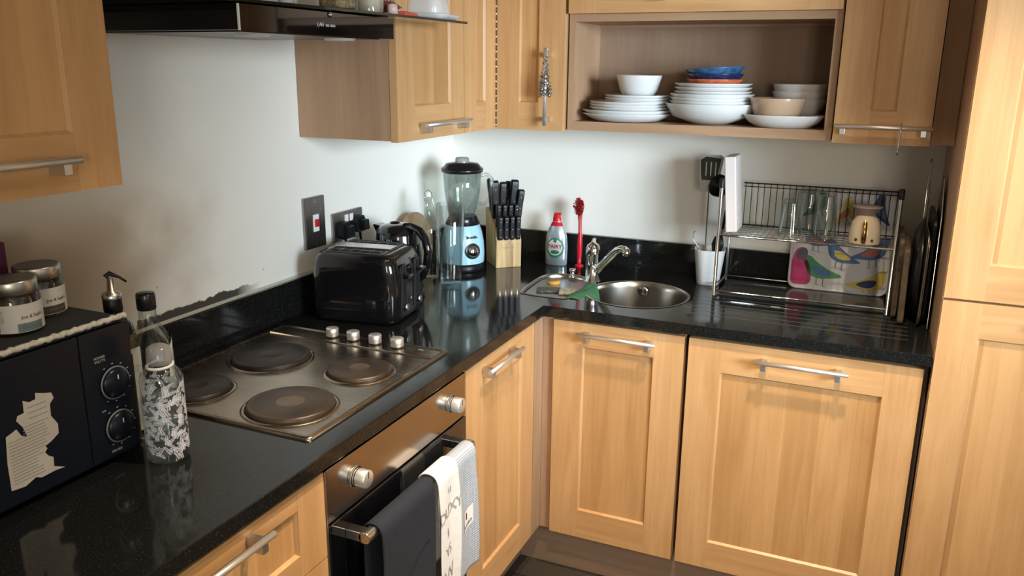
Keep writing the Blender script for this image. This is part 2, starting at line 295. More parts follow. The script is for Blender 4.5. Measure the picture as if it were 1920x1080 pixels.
def part(name, mb, mats, parent=None, bevel=0, seg=2, label=None, world=False, fixn=False, sub=0):
    me = bpy.data.meshes.new(name)
    if world and parent:
        root = parent
        while root.parent: root = root.parent
        mb.b.transform(root.matrix_basis.inverted())
    if fixn: bmesh.ops.recalc_face_normals(mb.b, faces=mb.b.faces[:])
    mb.b.to_mesh(me); mb.b.free()
    for mm in (mats if isinstance(mats, (list, tuple)) else [mats]): me.materials.append(mm)
    o = bpy.data.objects.new(name, me); COL.objects.link(o)
    if parent: o.parent = parent
    if sub:
        for p in me.polygons: p.use_smooth = True
        q = o.modifiers.new('sub', 'SUBSURF'); q.levels = sub; q.render_levels = sub
    if bevel:
        bv = o.modifiers.new('bevel', 'BEVEL'); bv.width = bevel; bv.segments = seg; bv.limit_method = 'ANGLE'; bv.angle_limit = math.radians(40); bv.harden_normals = False
        if seg > 2:
            for p in me.polygons: p.use_smooth = True
            bv.harden_normals = True
    if label: o['label'] = label
    return o
def thing(name, label, cat, loc=(0, 0, 0), rz=0, group=None, rot=None):
    o = bpy.data.objects.new(name, None); COL.objects.link(o); o.location = loc; o.rotation_euler = rot or (0, 0, rz); o.empty_display_size = .05
    o['label'] = label; o['category'] = cat
    if group: o['group'] = group
    e = o.rotation_euler.to_matrix().to_4x4(); e.translation = Vector(loc); o.matrix_basis = e
    return o
def tag(o, label, cat, group=None, kind=None):
    if label: o['label'] = label
    if cat: o['category'] = cat
    if group: o['group'] = group
    if kind: o['kind'] = kind
    return o
def struct(name, mb, mats, label=None, bevel=0, cat=None):
    o = part(name, mb, mats, None, bevel, label=label); o['kind'] = 'structure'; o['label'] = label or name.replace('_', ' '); o['category'] = cat or name.split('_')[0]; return o
def top(name, mb, mats, label, cat, loc=(0, 0, 0), rz=0, group=None, bevel=0, seg=2, rot=None, fixn=False):
    """a thing that is one mesh; mesh is given in local coordinates around loc"""
    o = part(name, mb, mats, None, bevel, seg, fixn=fixn); o.location = loc; o.rotation_euler = rot or (0, 0, rz); return tag(o, label, cat, group)
_fc = {}
def text(s, size, M, thick=.0003, fn=None, align='CENTER', sp=1.0, bold=0):
    """lettering as a mesh builder; M places the text plane (x right, y up); fn bends the placed points"""
    c = bpy.data.curves.new('t', 'FONT'); c.body = s; c.size = size; c.align_x = align; c.align_y = 'CENTER'; c.extrude = thick; c.space_character = sp; c.resolution_u = 3; c.offset = bold
    o = bpy.data.objects.new('t', c); COL.objects.link(o); dg = bpy.context.evaluated_depsgraph_get(); me = bpy.data.meshes.new_from_object(o.evaluated_get(dg))
    bpy.data.objects.remove(o); bpy.data.curves.remove(c); mb = MB(); mb.b.from_mesh(me); bpy.data.meshes.remove(me)
    for v in mb.b.verts:
        p = M @ v.co; v.co = fn(p) if fn else p
    return mb
def plane(loc, right, up): # text frame
    r, u = Vector(right).normalized(), Vector(up).normalized(); n = r.cross(u); M = Matrix.Identity(4)
    for i in range(3): M[i][0], M[i][1], M[i][2], M[i][3] = r[i], u[i], n[i], loc[i]
    return M
def rrect(x0, x1, y0, y1, r, n=5):
    P = []
    for cx, cy, a0 in ((x1 - r, y0 + r, -90), (x1 - r, y1 - r, 0), (x0 + r, y1 - r, 90), (x0 + r, y0 + r, 180)):
        for k in range(n + 1):
            a = math.radians(a0 + 90 * k / n); P.append((cx + r * math.cos(a), cy + r * math.sin(a)))
    return P
def smooth_loop(pts, k=6):
    P = [Vector(p) for p in pts]; n = len(P); out = []
    for i in range(n):
        a, b, c, d = P[i - 1], P[i], P[(i + 1) % n], P[(i + 2) % n]
        for j in range(k):
            t = j / k; out.append(tuple(.5 * ((2 * b) + (c - a) * t + (2 * a - 5 * b + 4 * c - d) * t * t + (3 * b - a - 3 * c + d) * t ** 3)))
    return out

# ------------------------------------------------------------ room
XR = 1.656
# floor, ceiling, walls (rear and right walls have a window each)
struct('floor', MB().box(-.1, 3.6, -5.1, .1, -.1, 0), FLOOR, 'dark brown laminate floor')
struct('ceiling', MB().box(-.1, 3.6, -5.1, .1, 2.4, 2.5), CEIL, 'white ceiling')
struct('wall_left', MB().box(-.1, 0, -5.1, .1, 0, 2.4), WALLS, 'off-white painted wall, stained and with painted-in shade behind the hob')
struct('wall_back', MB().box(0, 3.6, 0, .1, 0, 2.4), WALL, 'off-white painted wall behind the sink')
wm = MB(); wm.box(3.5, 3.6, -5.1, -2.75, 0, 2.4); wm.box(3.5, 3.6, -1.55, 0, 0, 2.4); wm.box(3.5, 3.6, -2.75, -1.55, 0, 1.1); wm.box(3.5, 3.6, -2.75, -1.55, 2.1, 2.4)
struct('wall_right', wm, WALL, 'off-white painted wall with a window')
wm = MB(); wm.box(0, 2.3, -5.1, -5.0, 0, 2.4); wm.box(3.2, 3.5, -5.1, -5.0, 0, 2.4); wm.box(2.3, 3.2, -5.1, -5.0, 0, 1.1); wm.box(2.3, 3.2, -5.1, -5.0, 2.15, 2.4)
struct('wall_rear', wm, WALL, 'off-white painted wall with a window behind the viewer')
f = MB(); f.box(3.52, 3.56, -2.75, -2.70, 1.1, 2.1); f.box(3.52, 3.56, -1.60, -1.55, 1.1, 2.1); f.box(3.52, 3.56, -2.7, -1.6, 1.1, 1.15); f.box(3.52, 3.56, -2.7, -1.6, 2.05, 2.1); f.box(3.52, 3.56, -2.17, -2.13, 1.15, 2.05)
struct('window_1', f, WPL, 'white window frame in the right wall')
f = MB(); f.box(2.3, 2.35, -5.07, -5.03, 1.1, 2.15); f.box(3.15, 3.2, -5.07, -5.03, 1.1, 2.15); f.box(2.35, 3.15, -5.07, -5.03, 1.1, 1.15); f.box(2.35, 3.15, -5.07, -5.03, 2.1, 2.15)
struct('window_2', f, WPL, 'white window frame in the rear wall')
for i, (x, y) in enumerate(SPOTS):  # fittings for the downlights and for the added fill spots
    c = thing('ceiling_downlight_or_fill', 'small round recessed ceiling downlight or added fill spot in a white ring', 'ceiling light', (x, y, 2.39), group='ceiling downlights and added fill spots')
    part('trim_ring', MB().lathe([(.035, .010), (.048, .010), (.048, -.004), (.036, -.004), (.035, .010)], 24), WPL, c)
    part('lamp', MB().lathe([(.034, .006), (.0001, .006)], 24), LAMPM, c)

# ------------------------------------------------------------ kitchen units
def shaker(name, face, a0, a1, z0, z1, plane_, parent, sl=.09, sr=.09, rt=.085, rb=.09, th=.022, rec=.008, label=None):
    """door with frame and recessed panel. face 'y': front looks to -Y at Y=plane_, a = X ; face 'x': front looks to +X, a = Y"""
    mb = MB(); pa0, pa1, pz0, pz1 = a0 + sl, a1 - sr, z0 + rb, z1 - rt
    def bx(u0, u1, w0, w1, d0, d1):
        if face == 'y': mb.box(u0, u1, plane_ + d0, plane_ + d1, w0, w1)
        else: mb.box(plane_ - d1, plane_ - d0, u0, u1, w0, w1)
    mb.mi = 0; bx(a0, pa0, z0, z1, 0, th); bx(pa1, a1, z0, z1, 0, th)
    mb.mi = 1; bx(pa0, pa1, pz1, z1, .0004, th); bx(pa0, pa1, z0, pz0, .0004, th)
    mb.mi = 2; bx(pa0, pa1, pz0, pz1, rec, th - .002)
    # small chamfer round the panel (catches the light)
    k = .005
    def pt(u, w_, d): return (u, plane_ + d, w_) if face == 'y' else (plane_ - d, u, w_)
    o_ = [(pa0, pz0), (pa1, pz0), (pa1, pz1), (pa0, pz1)]; i_ = [(pa0 + k, pz0 + k), (pa1 - k, pz0 + k), (pa1 - k, pz1 - k), (pa0 + k, pz1 - k)]
    mb.mi = 0
    for q in range(4):
        r = (q + 1) % 4; vs = [mb.b.verts.new(pt(*o_[q], .001)), mb.b.verts.new(pt(*o_[r], .001)), mb.b.verts.new(pt(*i_[r], rec - .0002)), mb.b.verts.new(pt(*i_[q], rec - .0002))]; mb._f(vs)
    return part(name, mb, [OV, OHX if face == 'y' else OHY, OPX if face == 'y' else OPY], parent, world=True, fixn=False, label=label)
def bar_handle(parent, face, a0, a1, z, plane_, inset=.025, out=.032, vertical=False, post=(.012, .020)):
    """round bar on two square posts; a0..a1 along the door (or z range when vertical, with z giving the cross position)"""
    h = MB(); g = plane_ - out if face == 'y' else plane_ + out
    def P(a, zz, d): return (a, d, zz) if face == 'y' else (d, a, zz)
    if vertical: h.cyl(P(z, a0, g), P(z, a1, g), .006, 14)
    else: h.cyl(P(a0, z, g), P(a1, z, g), .006, 14)
    b = part('handle', h, NICK, parent, world=True)
    for a in (a0 + inset, a1 - inset):
        q = MB(); s = .007
        if vertical: c, zz = z, a
        else: c, zz = a, z
        y0, y1 = sorted((plane_, g))
        if face == 'y': q.box(c - s, c + s, y0 - .002, y1, zz - (.007 if vertical else .022), zz + (.007 if vertical else .004))
        else: q.box(y0, y1 + .002, c - s, c + s, zz - .022, zz + .004)
        part('handle_post', q, NICKD, b, bevel=.001, world=True)
    return b
def carcass(parent, x0, x1, y0, y1, z0, z1, openf, name='carcass', t=.018, mats=None, top_=True):
    c = MB()
    if openf == '-y':
        c.box(x0, x0 + t, y0, y1, z0, z1); c.box(x1 - t, x1, y0, y1, z0, z1); c.mi = 1; c.box(x0 + t, x1 - t, y0, y1, z0, z0 + t); c.mi = 0; c.box(x0 + t, x1 - t, y1 - .008, y1, z0 + t, z1)
        if top_: c.mi = 1; c.box(x0 + t, x1 - t, y0, y1 - .008, z1 - t, z1)
    else:
        c.box(x0, x1, y0, y0 + t, z0, z1); c.box(x0, x1, y1 - t, y1, z0, z1); c.mi = 1; c.box(x0, x1, y0 + t, y1 - t, z0, z0 + t); c.mi = 0; c.box(x0, x0 + .008, y0 + t, y1 - t, z0 + t, z1)
        if top_: c.mi = 1; c.box(x0 + .008, x1, y0 + t, y1 - t, z1 - t, z1)
    return part(name, c, mats or [CV, CH], parent, world=True)
ZB, ZD, LF, DF = .1497, .8577, .602, .5836
# sink base cabinet (narrow door left of the dishwasher)
t = thing('base_cabinet', 'oak base cabinet with narrow door under the sink', 'cabinet', (.84, -.3, 0))
carcass(t, .662, 1.035, -.5606, -.002, ZB, .868, '-y', top_=False)
d = shaker('door', 'y', .6417, 1.0337, ZB, ZD, -DF, t, .092, .086, .075, .094); bar_handle(d, 'y', .7251, .9587, .829, -DF)
# dishwasher door
t = thing('integrated_dishwasher', 'oak-fronted integrated dishwasher with wide square door panel', 'dishwasher', (1.345, -.3, 0))
part('body', MB().box(1.056, 1.634, -.555, -.03, ZB, .862), GREYP, t, world=True)
d = shaker('door', 'y', 1.047, 1.6405, ZB, ZD, -DF, t, .091, .088, .09, .086); bar_handle(d, 'y', 1.2293, 1.4666, .823, -DF)
top('end_panel', MB().box(-.0055, .0055, -.29, .29, -.36, .36), pm('dark_gap_panel', (.05, .037, .028), .6), 'narrow dark end panel between the dishwasher and the tall cabinet', 'panel', (1.6475, -.274, .508))
# corner filler post
t = thing('corner_filler', 'narrow upright oak filler post in the inner corner under the worktop', 'filler panel', (.62, -.59, 0))
part('front_strip', MB().box(.6035, .6385, -.5700, -.5510, ZB, ZD), CV, t, world=True); part('side_strip', MB().box(.5835, .6025, -.636, -.5515, ZB, ZD), CV, t, world=True)
# left run: corner cabinet
t = thing('base_cabinet', 'oak base cabinet between the oven and the inner corner', 'cabinet', (.3, -.86, 0))
carcass(t, .002, .579, -1.083, -.642, ZB, .868, '+x', top_=False)
d = shaker('door', 'x', -1.0865, -.640, ZB, ZD, LF, t, .096, .09, .075, .09); bar_handle(d, 'x', -1.012, -.795, .832, LF)
# oven
t = thing('built_in_oven', 'stainless steel and black glass built-in oven under the hob', 'oven', (.3, -1.375, 0))
part('body', MB().box(.03, .580, -1.655, -1.097, ZB + .01, .855), BLKM, t, world=True)
part('control_panel', MB().box(.580, .602, -1.661, -1.0905, .745, .857), PANS, t, bevel=.0015, world=True)
part('side_trim', MB().box(.584, .603, -1.6665, -1.6625, .20, .857), STEEL, t, world=True)
for y, lb in ((-1.163, None), (-1.566, None)):
    k = MB(); k.lathe([(.0001, 0), (.0215, 0), (.0215, .003)], 28, Matrix.Translation((.602, y, .801)) @ Matrix.Rotation(math.pi / 2, 4, 'Y')); k.lathe([(.0185, .003), (.0185, .028), (.0165, .030), (.0001, .030)], 28, Matrix.Translation((.602, y, .801)) @ Matrix.Rotation(math.pi / 2, 4, 'Y'))
    kk = part('knob', k, KNOB, t, world=True); part('knob_gap_ring', MB().lathe([(.0188, .006), (.0188, .008)], 28, Matrix.Translation((.602, y, .801)) @ Matrix.Rotation(math.pi / 2, 4, 'Y')), BLKM, kk, world=True)
    part('pointer', MB().box(.6322, .6327, y - .001, y + .001, .803, .817), BPRINT, kk, world=True)
dr = part('door', MB().box(.580, .604, -1.661, -1.0905, .215, .741), BGLASS, t, bevel=.002, world=True)
hb = MB(); hb.prism(rrect(.634, .660, .688, .712, .011), -1.612, -1.150, 'y'); hb = part('handle', hb, STEEL, dr, bevel=.001, world=True)
for y0, y1 in ((-1.612, -1.588), (-1.174, -1.150)): part('handle_bracket', MB().box(.604, .640, y0, y1, .690, .710), CHROMED, hb, bevel=.001, world=True)
part('lower_trim', MB().box(.580, .600, -1.661, -1.0905, ZB, .208), BLKS, t, world=True)
# drawer unit
t = thing('drawer_unit', 'oak drawer unit left of the oven', 'drawer unit', (.3, -1.97, 0))
carcass(t, .002, .579, -2.27, -1.670, ZB, .868, '+x', top_=False)
d = shaker('drawer', 'x', -2.268, -1.6685, .683, ZD, LF, t, .078, .078, .038, .045); bar_handle(d, 'x', -2.085, -1.846, .838, LF)
d = shaker('drawer', 'x', -2.268, -1.6685, .420, .680, LF, t, .078, .078, .05, .05); bar_handle(d, 'x', -2.085, -1.846, .652, LF)
d = shaker('drawer', 'x', -2.268, -1.6685, ZB, .417, LF, t, .078, .078, .05, .05); bar_handle(d, 'x', -2.085, -1.846, .39, LF)
t = thing('base_cabinet', 'oak base cabinet at the near end under the microwave', 'cabinet', (.3, -2.6, 0))
carcass(t, .002, .579, -2.875, -2.275, ZB, .868, '+x', top_=False); shaker('door', 'x', -2.87, -2.272, ZB, ZD, LF, t)
# plinths
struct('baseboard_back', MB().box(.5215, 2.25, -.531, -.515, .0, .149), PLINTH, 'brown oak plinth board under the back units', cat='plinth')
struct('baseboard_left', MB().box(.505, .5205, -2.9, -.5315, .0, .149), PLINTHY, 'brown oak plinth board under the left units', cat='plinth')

# worktop with sink cut-outs
half = smooth_loop([(.492, -.480), (.476, -.33), (.482, -.25), (.525, -.212), (.590, -.212), (.636, -.245), (.652, -.31), (.656, -.40), (.654, -.478), (.630, -.503), (.525, -.503)], 5)
cx, cy = .827, -.350
mainl = [(cx + .158 * math.cos(a) * (1 if math.cos(a) > 0 else .96), cy + .156 * (abs(math.sin(a)) ** .9) * (1 if math.sin(a) > 0 else -1)) for a in [2 * math.pi * k / 48 for k in range(48)]]
w_ = MB(); L_OUT = [(0.0015, -.0015), (XR - .001, -.0015), (XR - .001, -.597), (.613, -.597), (.613, -2.9), (0.0015, -2.9)]
w_.holed(L_OUT, [half, mainl], .8696, .9)
wt = top('worktop', w_, GRAN, 'L-shaped polished black granite worktop running under sink and hob', 'worktop', bevel=.0015)
g = MB()
for y in (-.285, -.325, -.365, -.405, -.445, -.485): g.box(1.0, 1.60, y - .0035, y + .0035, .9, .9004)
part('drainer_groove', g, pm('granite_groove', (.045, .047, .045), .22), wt)['kind'] = 'stuff'
struct('trim_1', MB().box(.0008, .0195, -2.9, -.021, .9, 1.003), GRAN, 'black granite upstand along the left wall', bevel=.001, cat='upstand')
struct('trim_2', MB().box(.0008, XR - .001, -.0195, -.0008, .9, 1.003), GRAN, 'black granite upstand behind the sink', bevel=.001, cat='upstand')
struct('trim_3', MB().prism([(.0, 1.0032), (.010, 1.0032), (.006, 1.0045), (.0, 1.008)], -2.9, -.01, 'y'), SEAL, 'pale sealant bead on top of the left upstand', cat='sealant')

# sink
t = thing('sink', 'stainless steel one and a half bowl sink let into the granite', 'sink', (.74, -.35, .9))
def bowl(loop, c, depth, f0=.96, f1=.80):
    b = MB(); n = len(loop); rings = []
    for k, (s, z) in enumerate([(1.04, .9012), (1.035, .9018), (.985, .9014), (.972, .896), (.96, .88), (.94, .9 - depth * .75), (.90, .9 - depth * .93), (f1, .9 - depth), (.05, .9 - depth - .003)]):
        rings.append([b.b.verts.new((c[0] + (x - c[0]) * s, c[1] + (y - c[1]) * s, z)) for x, y in loop])
    for A, B in zip(rings, rings[1:]):
        for i in range(n): b._f([A[i], A[(i + 1) % n], B[(i + 1) % n], B[i]], True)
    return b
part('half_bowl', bowl(half, (.57, -.36), .10), SINKS, t, world=True)
mb_ = part('main_bowl', bowl(mainl, (cx, cy), .165), SINKS, t, world=True)
of = MB(); of.lathe([(.0001, 0), (.017, 0), (.0175, -.002)], 20, Matrix.Translation((.812, -.2125, .872)) @ Matrix.Rotation(math.radians(96), 4, 'X')); ofp = part('overflow', of, CHROMED, mb_, world=True)
q = MB()
for dx in (-.011, -.0065, .0065, .011): q.box(.812 + dx - .0016, .812 + dx + .0016, -.2165, -.2145, .862, .882)
part('overflow_slots', q, SLOTD, mb_, world=True)
part('drain', MB().lathe([(.0001, .7345), (.03, .7345), (.038, .737), (.04, .735)], 24, Matrix.Translation((.827, -.35, 0))), CHROMED, mb_, world=True)
tr = MB(); loop = [(.57 + (x - .57) * .94, -.36 + (y + .36) * .94) for x, y in half]; tr.prism(loop, .884, .890, 'z')
top('strainer_tray', tr, steelmat('tray_steel', (.42, .42, .41), .35), 'flat grey tray fitted inside the small half bowl', 'tray')
top('round_sponge', MB().lathe([(.0001, 0), (.022, 0), (.022, .008), (.0001, .008)], 24), ORNG, 'round orange sponge lying on the grey tray', 'sponge', (.533, -.305, .8902))
top('scourer_packet', MB().box(-.038, .038, -.024, .024, 0, .008), SPD, 'dark patterned scourer packet lying on the grey tray', 'packet', (.553, -.405, .8902), .35, bevel=.003)
top('sponge', MB().box(-.026, .026, -.026, .026, 0, .010), SPB, 'beige sponge at the front of the grey tray', 'sponge', (.617, -.405, .8902), .3, bevel=.003)
gc = MB()
def gcf(u, v):
    xl = .663 - .022 * v; xr = .674 + .092 * v; x = xl + (xr - xl) * u; y = -.285 - .205 * v
    z = .9045 - (max(0, x - .682) ** 1.2) * 1.1 - max(0, .655 - x) * .35 + .0015 * math.sin(9 * v + 4 * u)
    return (x, y, z)
gc.grid(gcf, 14, 14); o = top('dish_cloth', gc, GREENC, 'green dish cloth draped between the two bowls', 'cloth'); s_ = o.modifiers.new('s', 'SOLIDIFY'); s_.thickness = .003; s_.offset = 1
# tap
t = thing('kitchen_tap', 'chrome single-lever mixer tap behind the sink', 'tap', (.6526, -.2642, .9))
b = MB(); b.lathe([(.0001, 0), (.028, 0), (.028, .006), (.023, .010), (.0225, .085), (.024, .088), (.0245, .100), (.024, .112), (.019, .124), (.010, .131), (.0001, .133)], 32); part('body', b, CHROME, t)
sp = MB(); sp.tube([(.012, -.006, .035), (.035, -.016, .062), (.070, -.032, .100), (.092, -.042, .122), (.108, -.050, .131), (.122, -.056, .131), (.130, -.060, .126)], [.013, .013, .0125, .0115, .011, .0115, .012], 14); sp_ = part('spout', sp, CHROME, t)
part('aerator', MB().cyl((.127, -.0585, .131), (.130, -.060, .112), .0125, 18), CHROME, sp_)
part('lever', MB().tube([(0, 0, .128), (-.002, .012, .137), (-.003, .030, .140)], [.009, .007, .005], 10), CHROME, t)
part('hot_cold_mark', MB().lathe([(.0001, .0232), (.005, .0232)], 12, Matrix.Translation((0, 0, .096)) @ Matrix.Rotation(math.radians(35), 4, 'Z') @ Matrix.Rotation(math.pi / 2, 4, 'X')), BLKM, t)
t = thing('waste_knob', 'small chrome pop-up waste knob beside the tap', 'knob', (.5725, -.232, .9)); 
part('stem', MB().lathe([(.013, 0), (.013, .003), (.0075, .006), (.0075, .020)], 20), CHROME, t); part('cap', MB().lathe([(.0001, .018), (.0115, .019), (.0115, .029), (.0001, .030)], 20), CHROME, t)

# ------------------------------------------------------------ tall unit
t = thing('tall_cabinet', 'full-height oak cabinet at the right end of the worktop', 'tall cabinet', (1.95, -.3, 0))
c = MB(); c.box(1.6565, 1.6745, -.578, -.002, .15, 2.2); c.box(2.23, 2.25, -.578, -.002, .15, 2.2); c.box(1.6745, 2.23, -.01, -.002, .15, 2.2); c.box(1.6745, 2.23, -.578, -.01, .15, .168); c.box(1.6745, 2.23, -.578, -.01, 2.18, 2.2); c.box(1.6745, 2.23, -.578, -.01, 1.04, 1.06)
part('carcass', c, [CV], t, world=True)
d = shaker('door', 'y', 1.658, 2.25, 1.0535, 2.2, -.6005, t, .0865, .0865, .09, .087); bar_handle(d, 'y', 2.19, 2.192, 1.2, -.6005, .0, vertical=False) if False else None
d = shaker('door', 'y', 1.658, 2.25, ZB, 1.047, -.6005, t, .0865, .0865, .088, .09); bar_handle(d, 'y', 1.875, 2.10, 1.005, -.6005)

# ------------------------------------------------------------ wall units
ZU, XC, YC, ZT = 1.392, .296, .283, 2.12
t = thing('wall_cabinet', 'oak wall cabinet at the left edge above the microwave', 'wall cabinet', (.15, -2.09, ZU))
carcass(t, .002, .294, -2.39, -1.797, ZU, ZT, '+x')
d = shaker('door', 'x', -2.388, -1.794, 1.389, ZT, .318, t, .082, .082, .09, .090); bar_handle(d, 'x', -2.13, -1.894, 1.442, .318)
t = thing('wall_cabinet', 'oak wall cabinet between the cooker hood and the corner', 'wall cabinet', (.15, -.72, ZU))
carcass(t, .002, .294, yu0 := -.911, -.532, ZU, ZT, '+x')
d = shaker('door', 'x', -.911, -.5315, 1.389, ZT, .318, t, .09, .08, .09, .091); bar_handle(d, 'x', -.815, -.545, 1.430, .318)
t = thing('corner_wall_cabinet', 'oak corner wall cabinet with folding double-leaf door', 'wall cabinet', (.2, -.2, ZU))
c = MB(); c.box(.002, .294, -.531, -.513, ZU, ZT); c.box(.534, .552, -.2825, -.002, ZU, ZT)
c.mi = 1; c.prism([(.002, -.513), (.294, -.513), (.294, -.2825), (.534, -.2825), (.534, -.002), (.002, -.002)], ZU, ZU + .018, 'z'); c.prism([(.002, -.513), (.294, -.513), (.294, -.2825), (.534, -.2825), (.534, -.002), (.002, -.002)], ZT - .018, ZT, 'z')
part('carcass', c, [CV, CH], t, world=True)
d = shaker('door', 'x', -.5285, -.3085, 1.389, ZT, .318, t, .079, .071, .09, .088)
hg = MB(); z = 1.395
while z < 2.1:
    hg.mi = int(round((z - 1.395) / .0115)) % 2; hg.cyl((.3195, -.3065, z), (.3195, -.3065, z + .0105), .0026, 8); z += .0115
part('piano_hinge', hg, [pm('hinge_brass', (.75, .62, .40), .35, 1), pm('hinge_dark', (.10, .07, .05), .5)], d, world=True, label='brass piano hinge')
d2 = shaker('door', 'y', .322, .5495, 1.389, ZT, -.305, t, .077, .084, .09, .086); bar_handle(d2, 'y', 1.4056, 1.642, .501, -.305, .020, vertical=True)
# wire ornament on the vertical handle
o_ = MB(); rnd = random.Random(3)
for k in range(26):
    f_ = k / 25; z = 1.622 - f_ * .118; r = .006 + .0215 * f_ ** 1.2 * (1 if f_ < .9 else .8)
    n = int(6 + 13 * f_)
    for j in range(n):
        a = rnd.uniform(0, 6.28); p0 = Vector((.503, -.337, z)); p1 = p0 + Vector((r * math.cos(a) * rnd.uniform(.7, 1.05), r * .6 * math.sin(a) - .004, rnd.uniform(-.012, .001)))
        o_.cyl(p0, p1, .0009, 5); 
        if j % 2: o_.sph(p1, .0021, 6)
o_.tube([(.503, -.337, 1.50), (.503, -.337, 1.635), (.506, -.343, 1.640), (.508, -.334, 1.636)], .0014, 6)
top('hanging_ornament', o_, pm('silver_wire', (.34, .33, .31), .28, 1), 'silver beaded wire tree ornament hung from the vertical door handle', 'ornament')
# open shelf unit
x0, x1 = .558, 1.346
t = thing('open_wall_unit', 'open-fronted oak wall unit holding plates, with lift-up flap above', 'wall cabinet', (.95, -.14, ZU))
c = MB(); c.box(x0, x0 + .019, -YC, -.002, ZU, ZT); c.box(x1 - .021, x1, -YC, -.002, ZU, ZT)
c.mi = 1; c.box(x0 + .019, x1 - .021, -YC, -.010, ZU, 1.42); c.box(x0 + .019, x1 - .021, -YC, -.010, 1.7195, 1.742); c.box(x0 + .019, x1 - .021, -YC, -.010, ZT - .018, ZT)
c.mi = 2; c.box(x0 + .019, x1 - .021, -.0326, -.010, 1.42, 1.7195)
c.mi = 1; c.box(x0 + .019, x1 - .021, -.0425, -.0326, 1.711, 1.7195)
part('carcass', c, [CV, CH, wood('back_board', 'z', (.33, .225, .155), (.24, .155, .105), rough=.55)], t, world=True)
d = shaker('flap_door', 'y', x0 + .003, x1 - .003, 1.7425, ZT, -.305, t, .09, .09, .09, .09); bar_handle(d, 'y', .826, 1.069, 1.797, -.305)
# right wall cabinet
t = thing('wall_cabinet', 'oak wall cabinet beside the tall unit with hook on its handle', 'wall cabinet', (1.47, -.14, ZU))
carcass(t, 1.349, 1.596, -YC, -.002, ZU, ZT, '-y')
d = shaker('door', 'y', 1.350, 1.595, 1.389, ZT, -.305, t, .090, .090, .09, .088); bar_handle(d, 'y', 1.354, 1.597, 1.436, -.305, .021)
top('filler_panel', MB().box(-.0285, .0285, -.009, .009, 0, .728), CV, 'narrow oak filler strip between right wall cabinet and tall unit', 'panel', (1.627, -.274, ZU))
hk = MB(); hk.tube([(1.5205, -.334, 1.4455), (1.5205, -.341, 1.4475), (1.5205, -.346, 1.440), (1.520, -.346, 1.425), (1.519, -.343, 1.39), (1.518, -.345, 1.372), (1.518, -.352, 1.368), (1.518, -.356, 1.374)], .0018, 8)
hk.tube([(1.5205, -.334, 1.4455), (1.5205, -.329, 1.443)], .0018, 8)
top('s_hook', hk, CHROMED, 'thin metal hook hanging from the handle of the right wall cabinet', 'hook')

# ------------------------------------------------------------ cooker hood
t = thing('cooker_hood', 'black cooker hood with smoked glass shelf above the hob', 'cooker hood', (.2, -1.316, 1.645))
part('body', MB().box(.003, .398, -1.576, -1.056, 1.646, 1.682), BLKS, t, bevel=.001, world=True)
fp = part('front_panel', MB().box(.3985, .402, -1.5755, -1.0565, 1.645, 1.691), BGLASS, t, world=True)
part('corner_strip', MB().box(.3988, .4028, -1.5785, -1.5758, 1.645, 1.691), pm('trim_reflection_white', (.85, .85, .84), .3), t, world=True, label='chrome corner strip, window reflection painted in white')  # white colour stands in for the window's reflection on the strip
part('upper_box', MB().box(.003, .392, -1.57, -1.062, 1.682, 1.692), BLKM, t, world=True)
part('filter_panel', MB().box(.03, .38, -1.55, -1.085, 1.6435, 1.646), FILT, t, world=True)
for y in (-1.46, -1.17): part('lamp_lens', MB().lathe([(.0001, -.006), (.032, -.005), (.036, 0)], 24, Matrix.Translation((.33, y, 1.6435))), LENS, t, world=True)
gl = MB(); pts = [(.003, -1.79), (.003, -.915), (.430, -.915 + .115), (.432, -1.08), (.428, -1.35), (.410, -1.60), (.385, -1.79)]
pts = [(.003, -1.79), (.380, -1.79), (.408, -1.60), (.424, -1.35), (.432, -1.08), (.434, -.90), (.434, -.735), (.322, -.735), (.322, -.914), (.003, -.914)]
gl.prism(pts, 1.6935, 1.6995, 'z'); part('glass_shelf', gl, pm('smoked_glass_edge', (.012, .016, .013), .05, coat=.5), t, bevel=.0008, world=True)
dm = text('( AH  oo ooo', .011, plane((.4022, -1.318, 1.6655), (0, 1, 0), (0, 0, 1))); part('control_marks', dm, pm('glowing_marks', (.8, .8, .8), .4), fp, world=True)
for y in (-1.305,): part('badge', MB().lathe([(.0001, 0), (.006, 0), (.006, .002)], 16, Matrix.Translation((.4021, y, 1.6865)) @ Matrix.Rotation(math.pi / 2, 4, 'Y')), CHROMED, fp, world=True)
ZG = 1.7
# things on the hood's glass shelf
t = thing('spice_jar', 'square clear jar on the hood shelf, left of the red box', 'jar', (.372, -1.232, ZG)); part('glass', MB().lathe([(.0001, .001), (.033, .001), (.036, .006), (.036, .075), (.030, .085)], 24, sq=.5), GLASS, t); part('contents', MB().lathe([(.0001, .004), (.032, .004), (.032, .055), (.0001, .055)], 24, sq=.5), pm('grain', (.38, .28, .15), .8, noise=.6, nscale=150), t); part('lid', MB().lathe([(.033, .083), (.034, .086), (.034, .10), (.0001, .10)], 24), BLKM, t)
t = thing('small_bottle', 'small white-capped bottle at the hood shelf left end', 'bottle', (.36, -1.39, ZG)); part('glass', MB().lathe([(.0001, 0), (.016, 0), (.016, .05), (.008, .06), (.008, .07)], 16), CERW, t)
t = thing('glass_tumbler', 'clear glass tumbler with pale contents on the hood shelf', 'glass', (.375, -1.115, ZG)); part('glass', MB().lathe([(.0001, .001), (.033, .001), (.037, .09), (.036, .09), (.032, .004)], 24), GLASS, t); part('contents', MB().lathe([(.0001, .003), (.031, .003), (.033, .045), (.0001, .045)], 24), pm('pale_contents', (.75, .62, .50), .6), t)
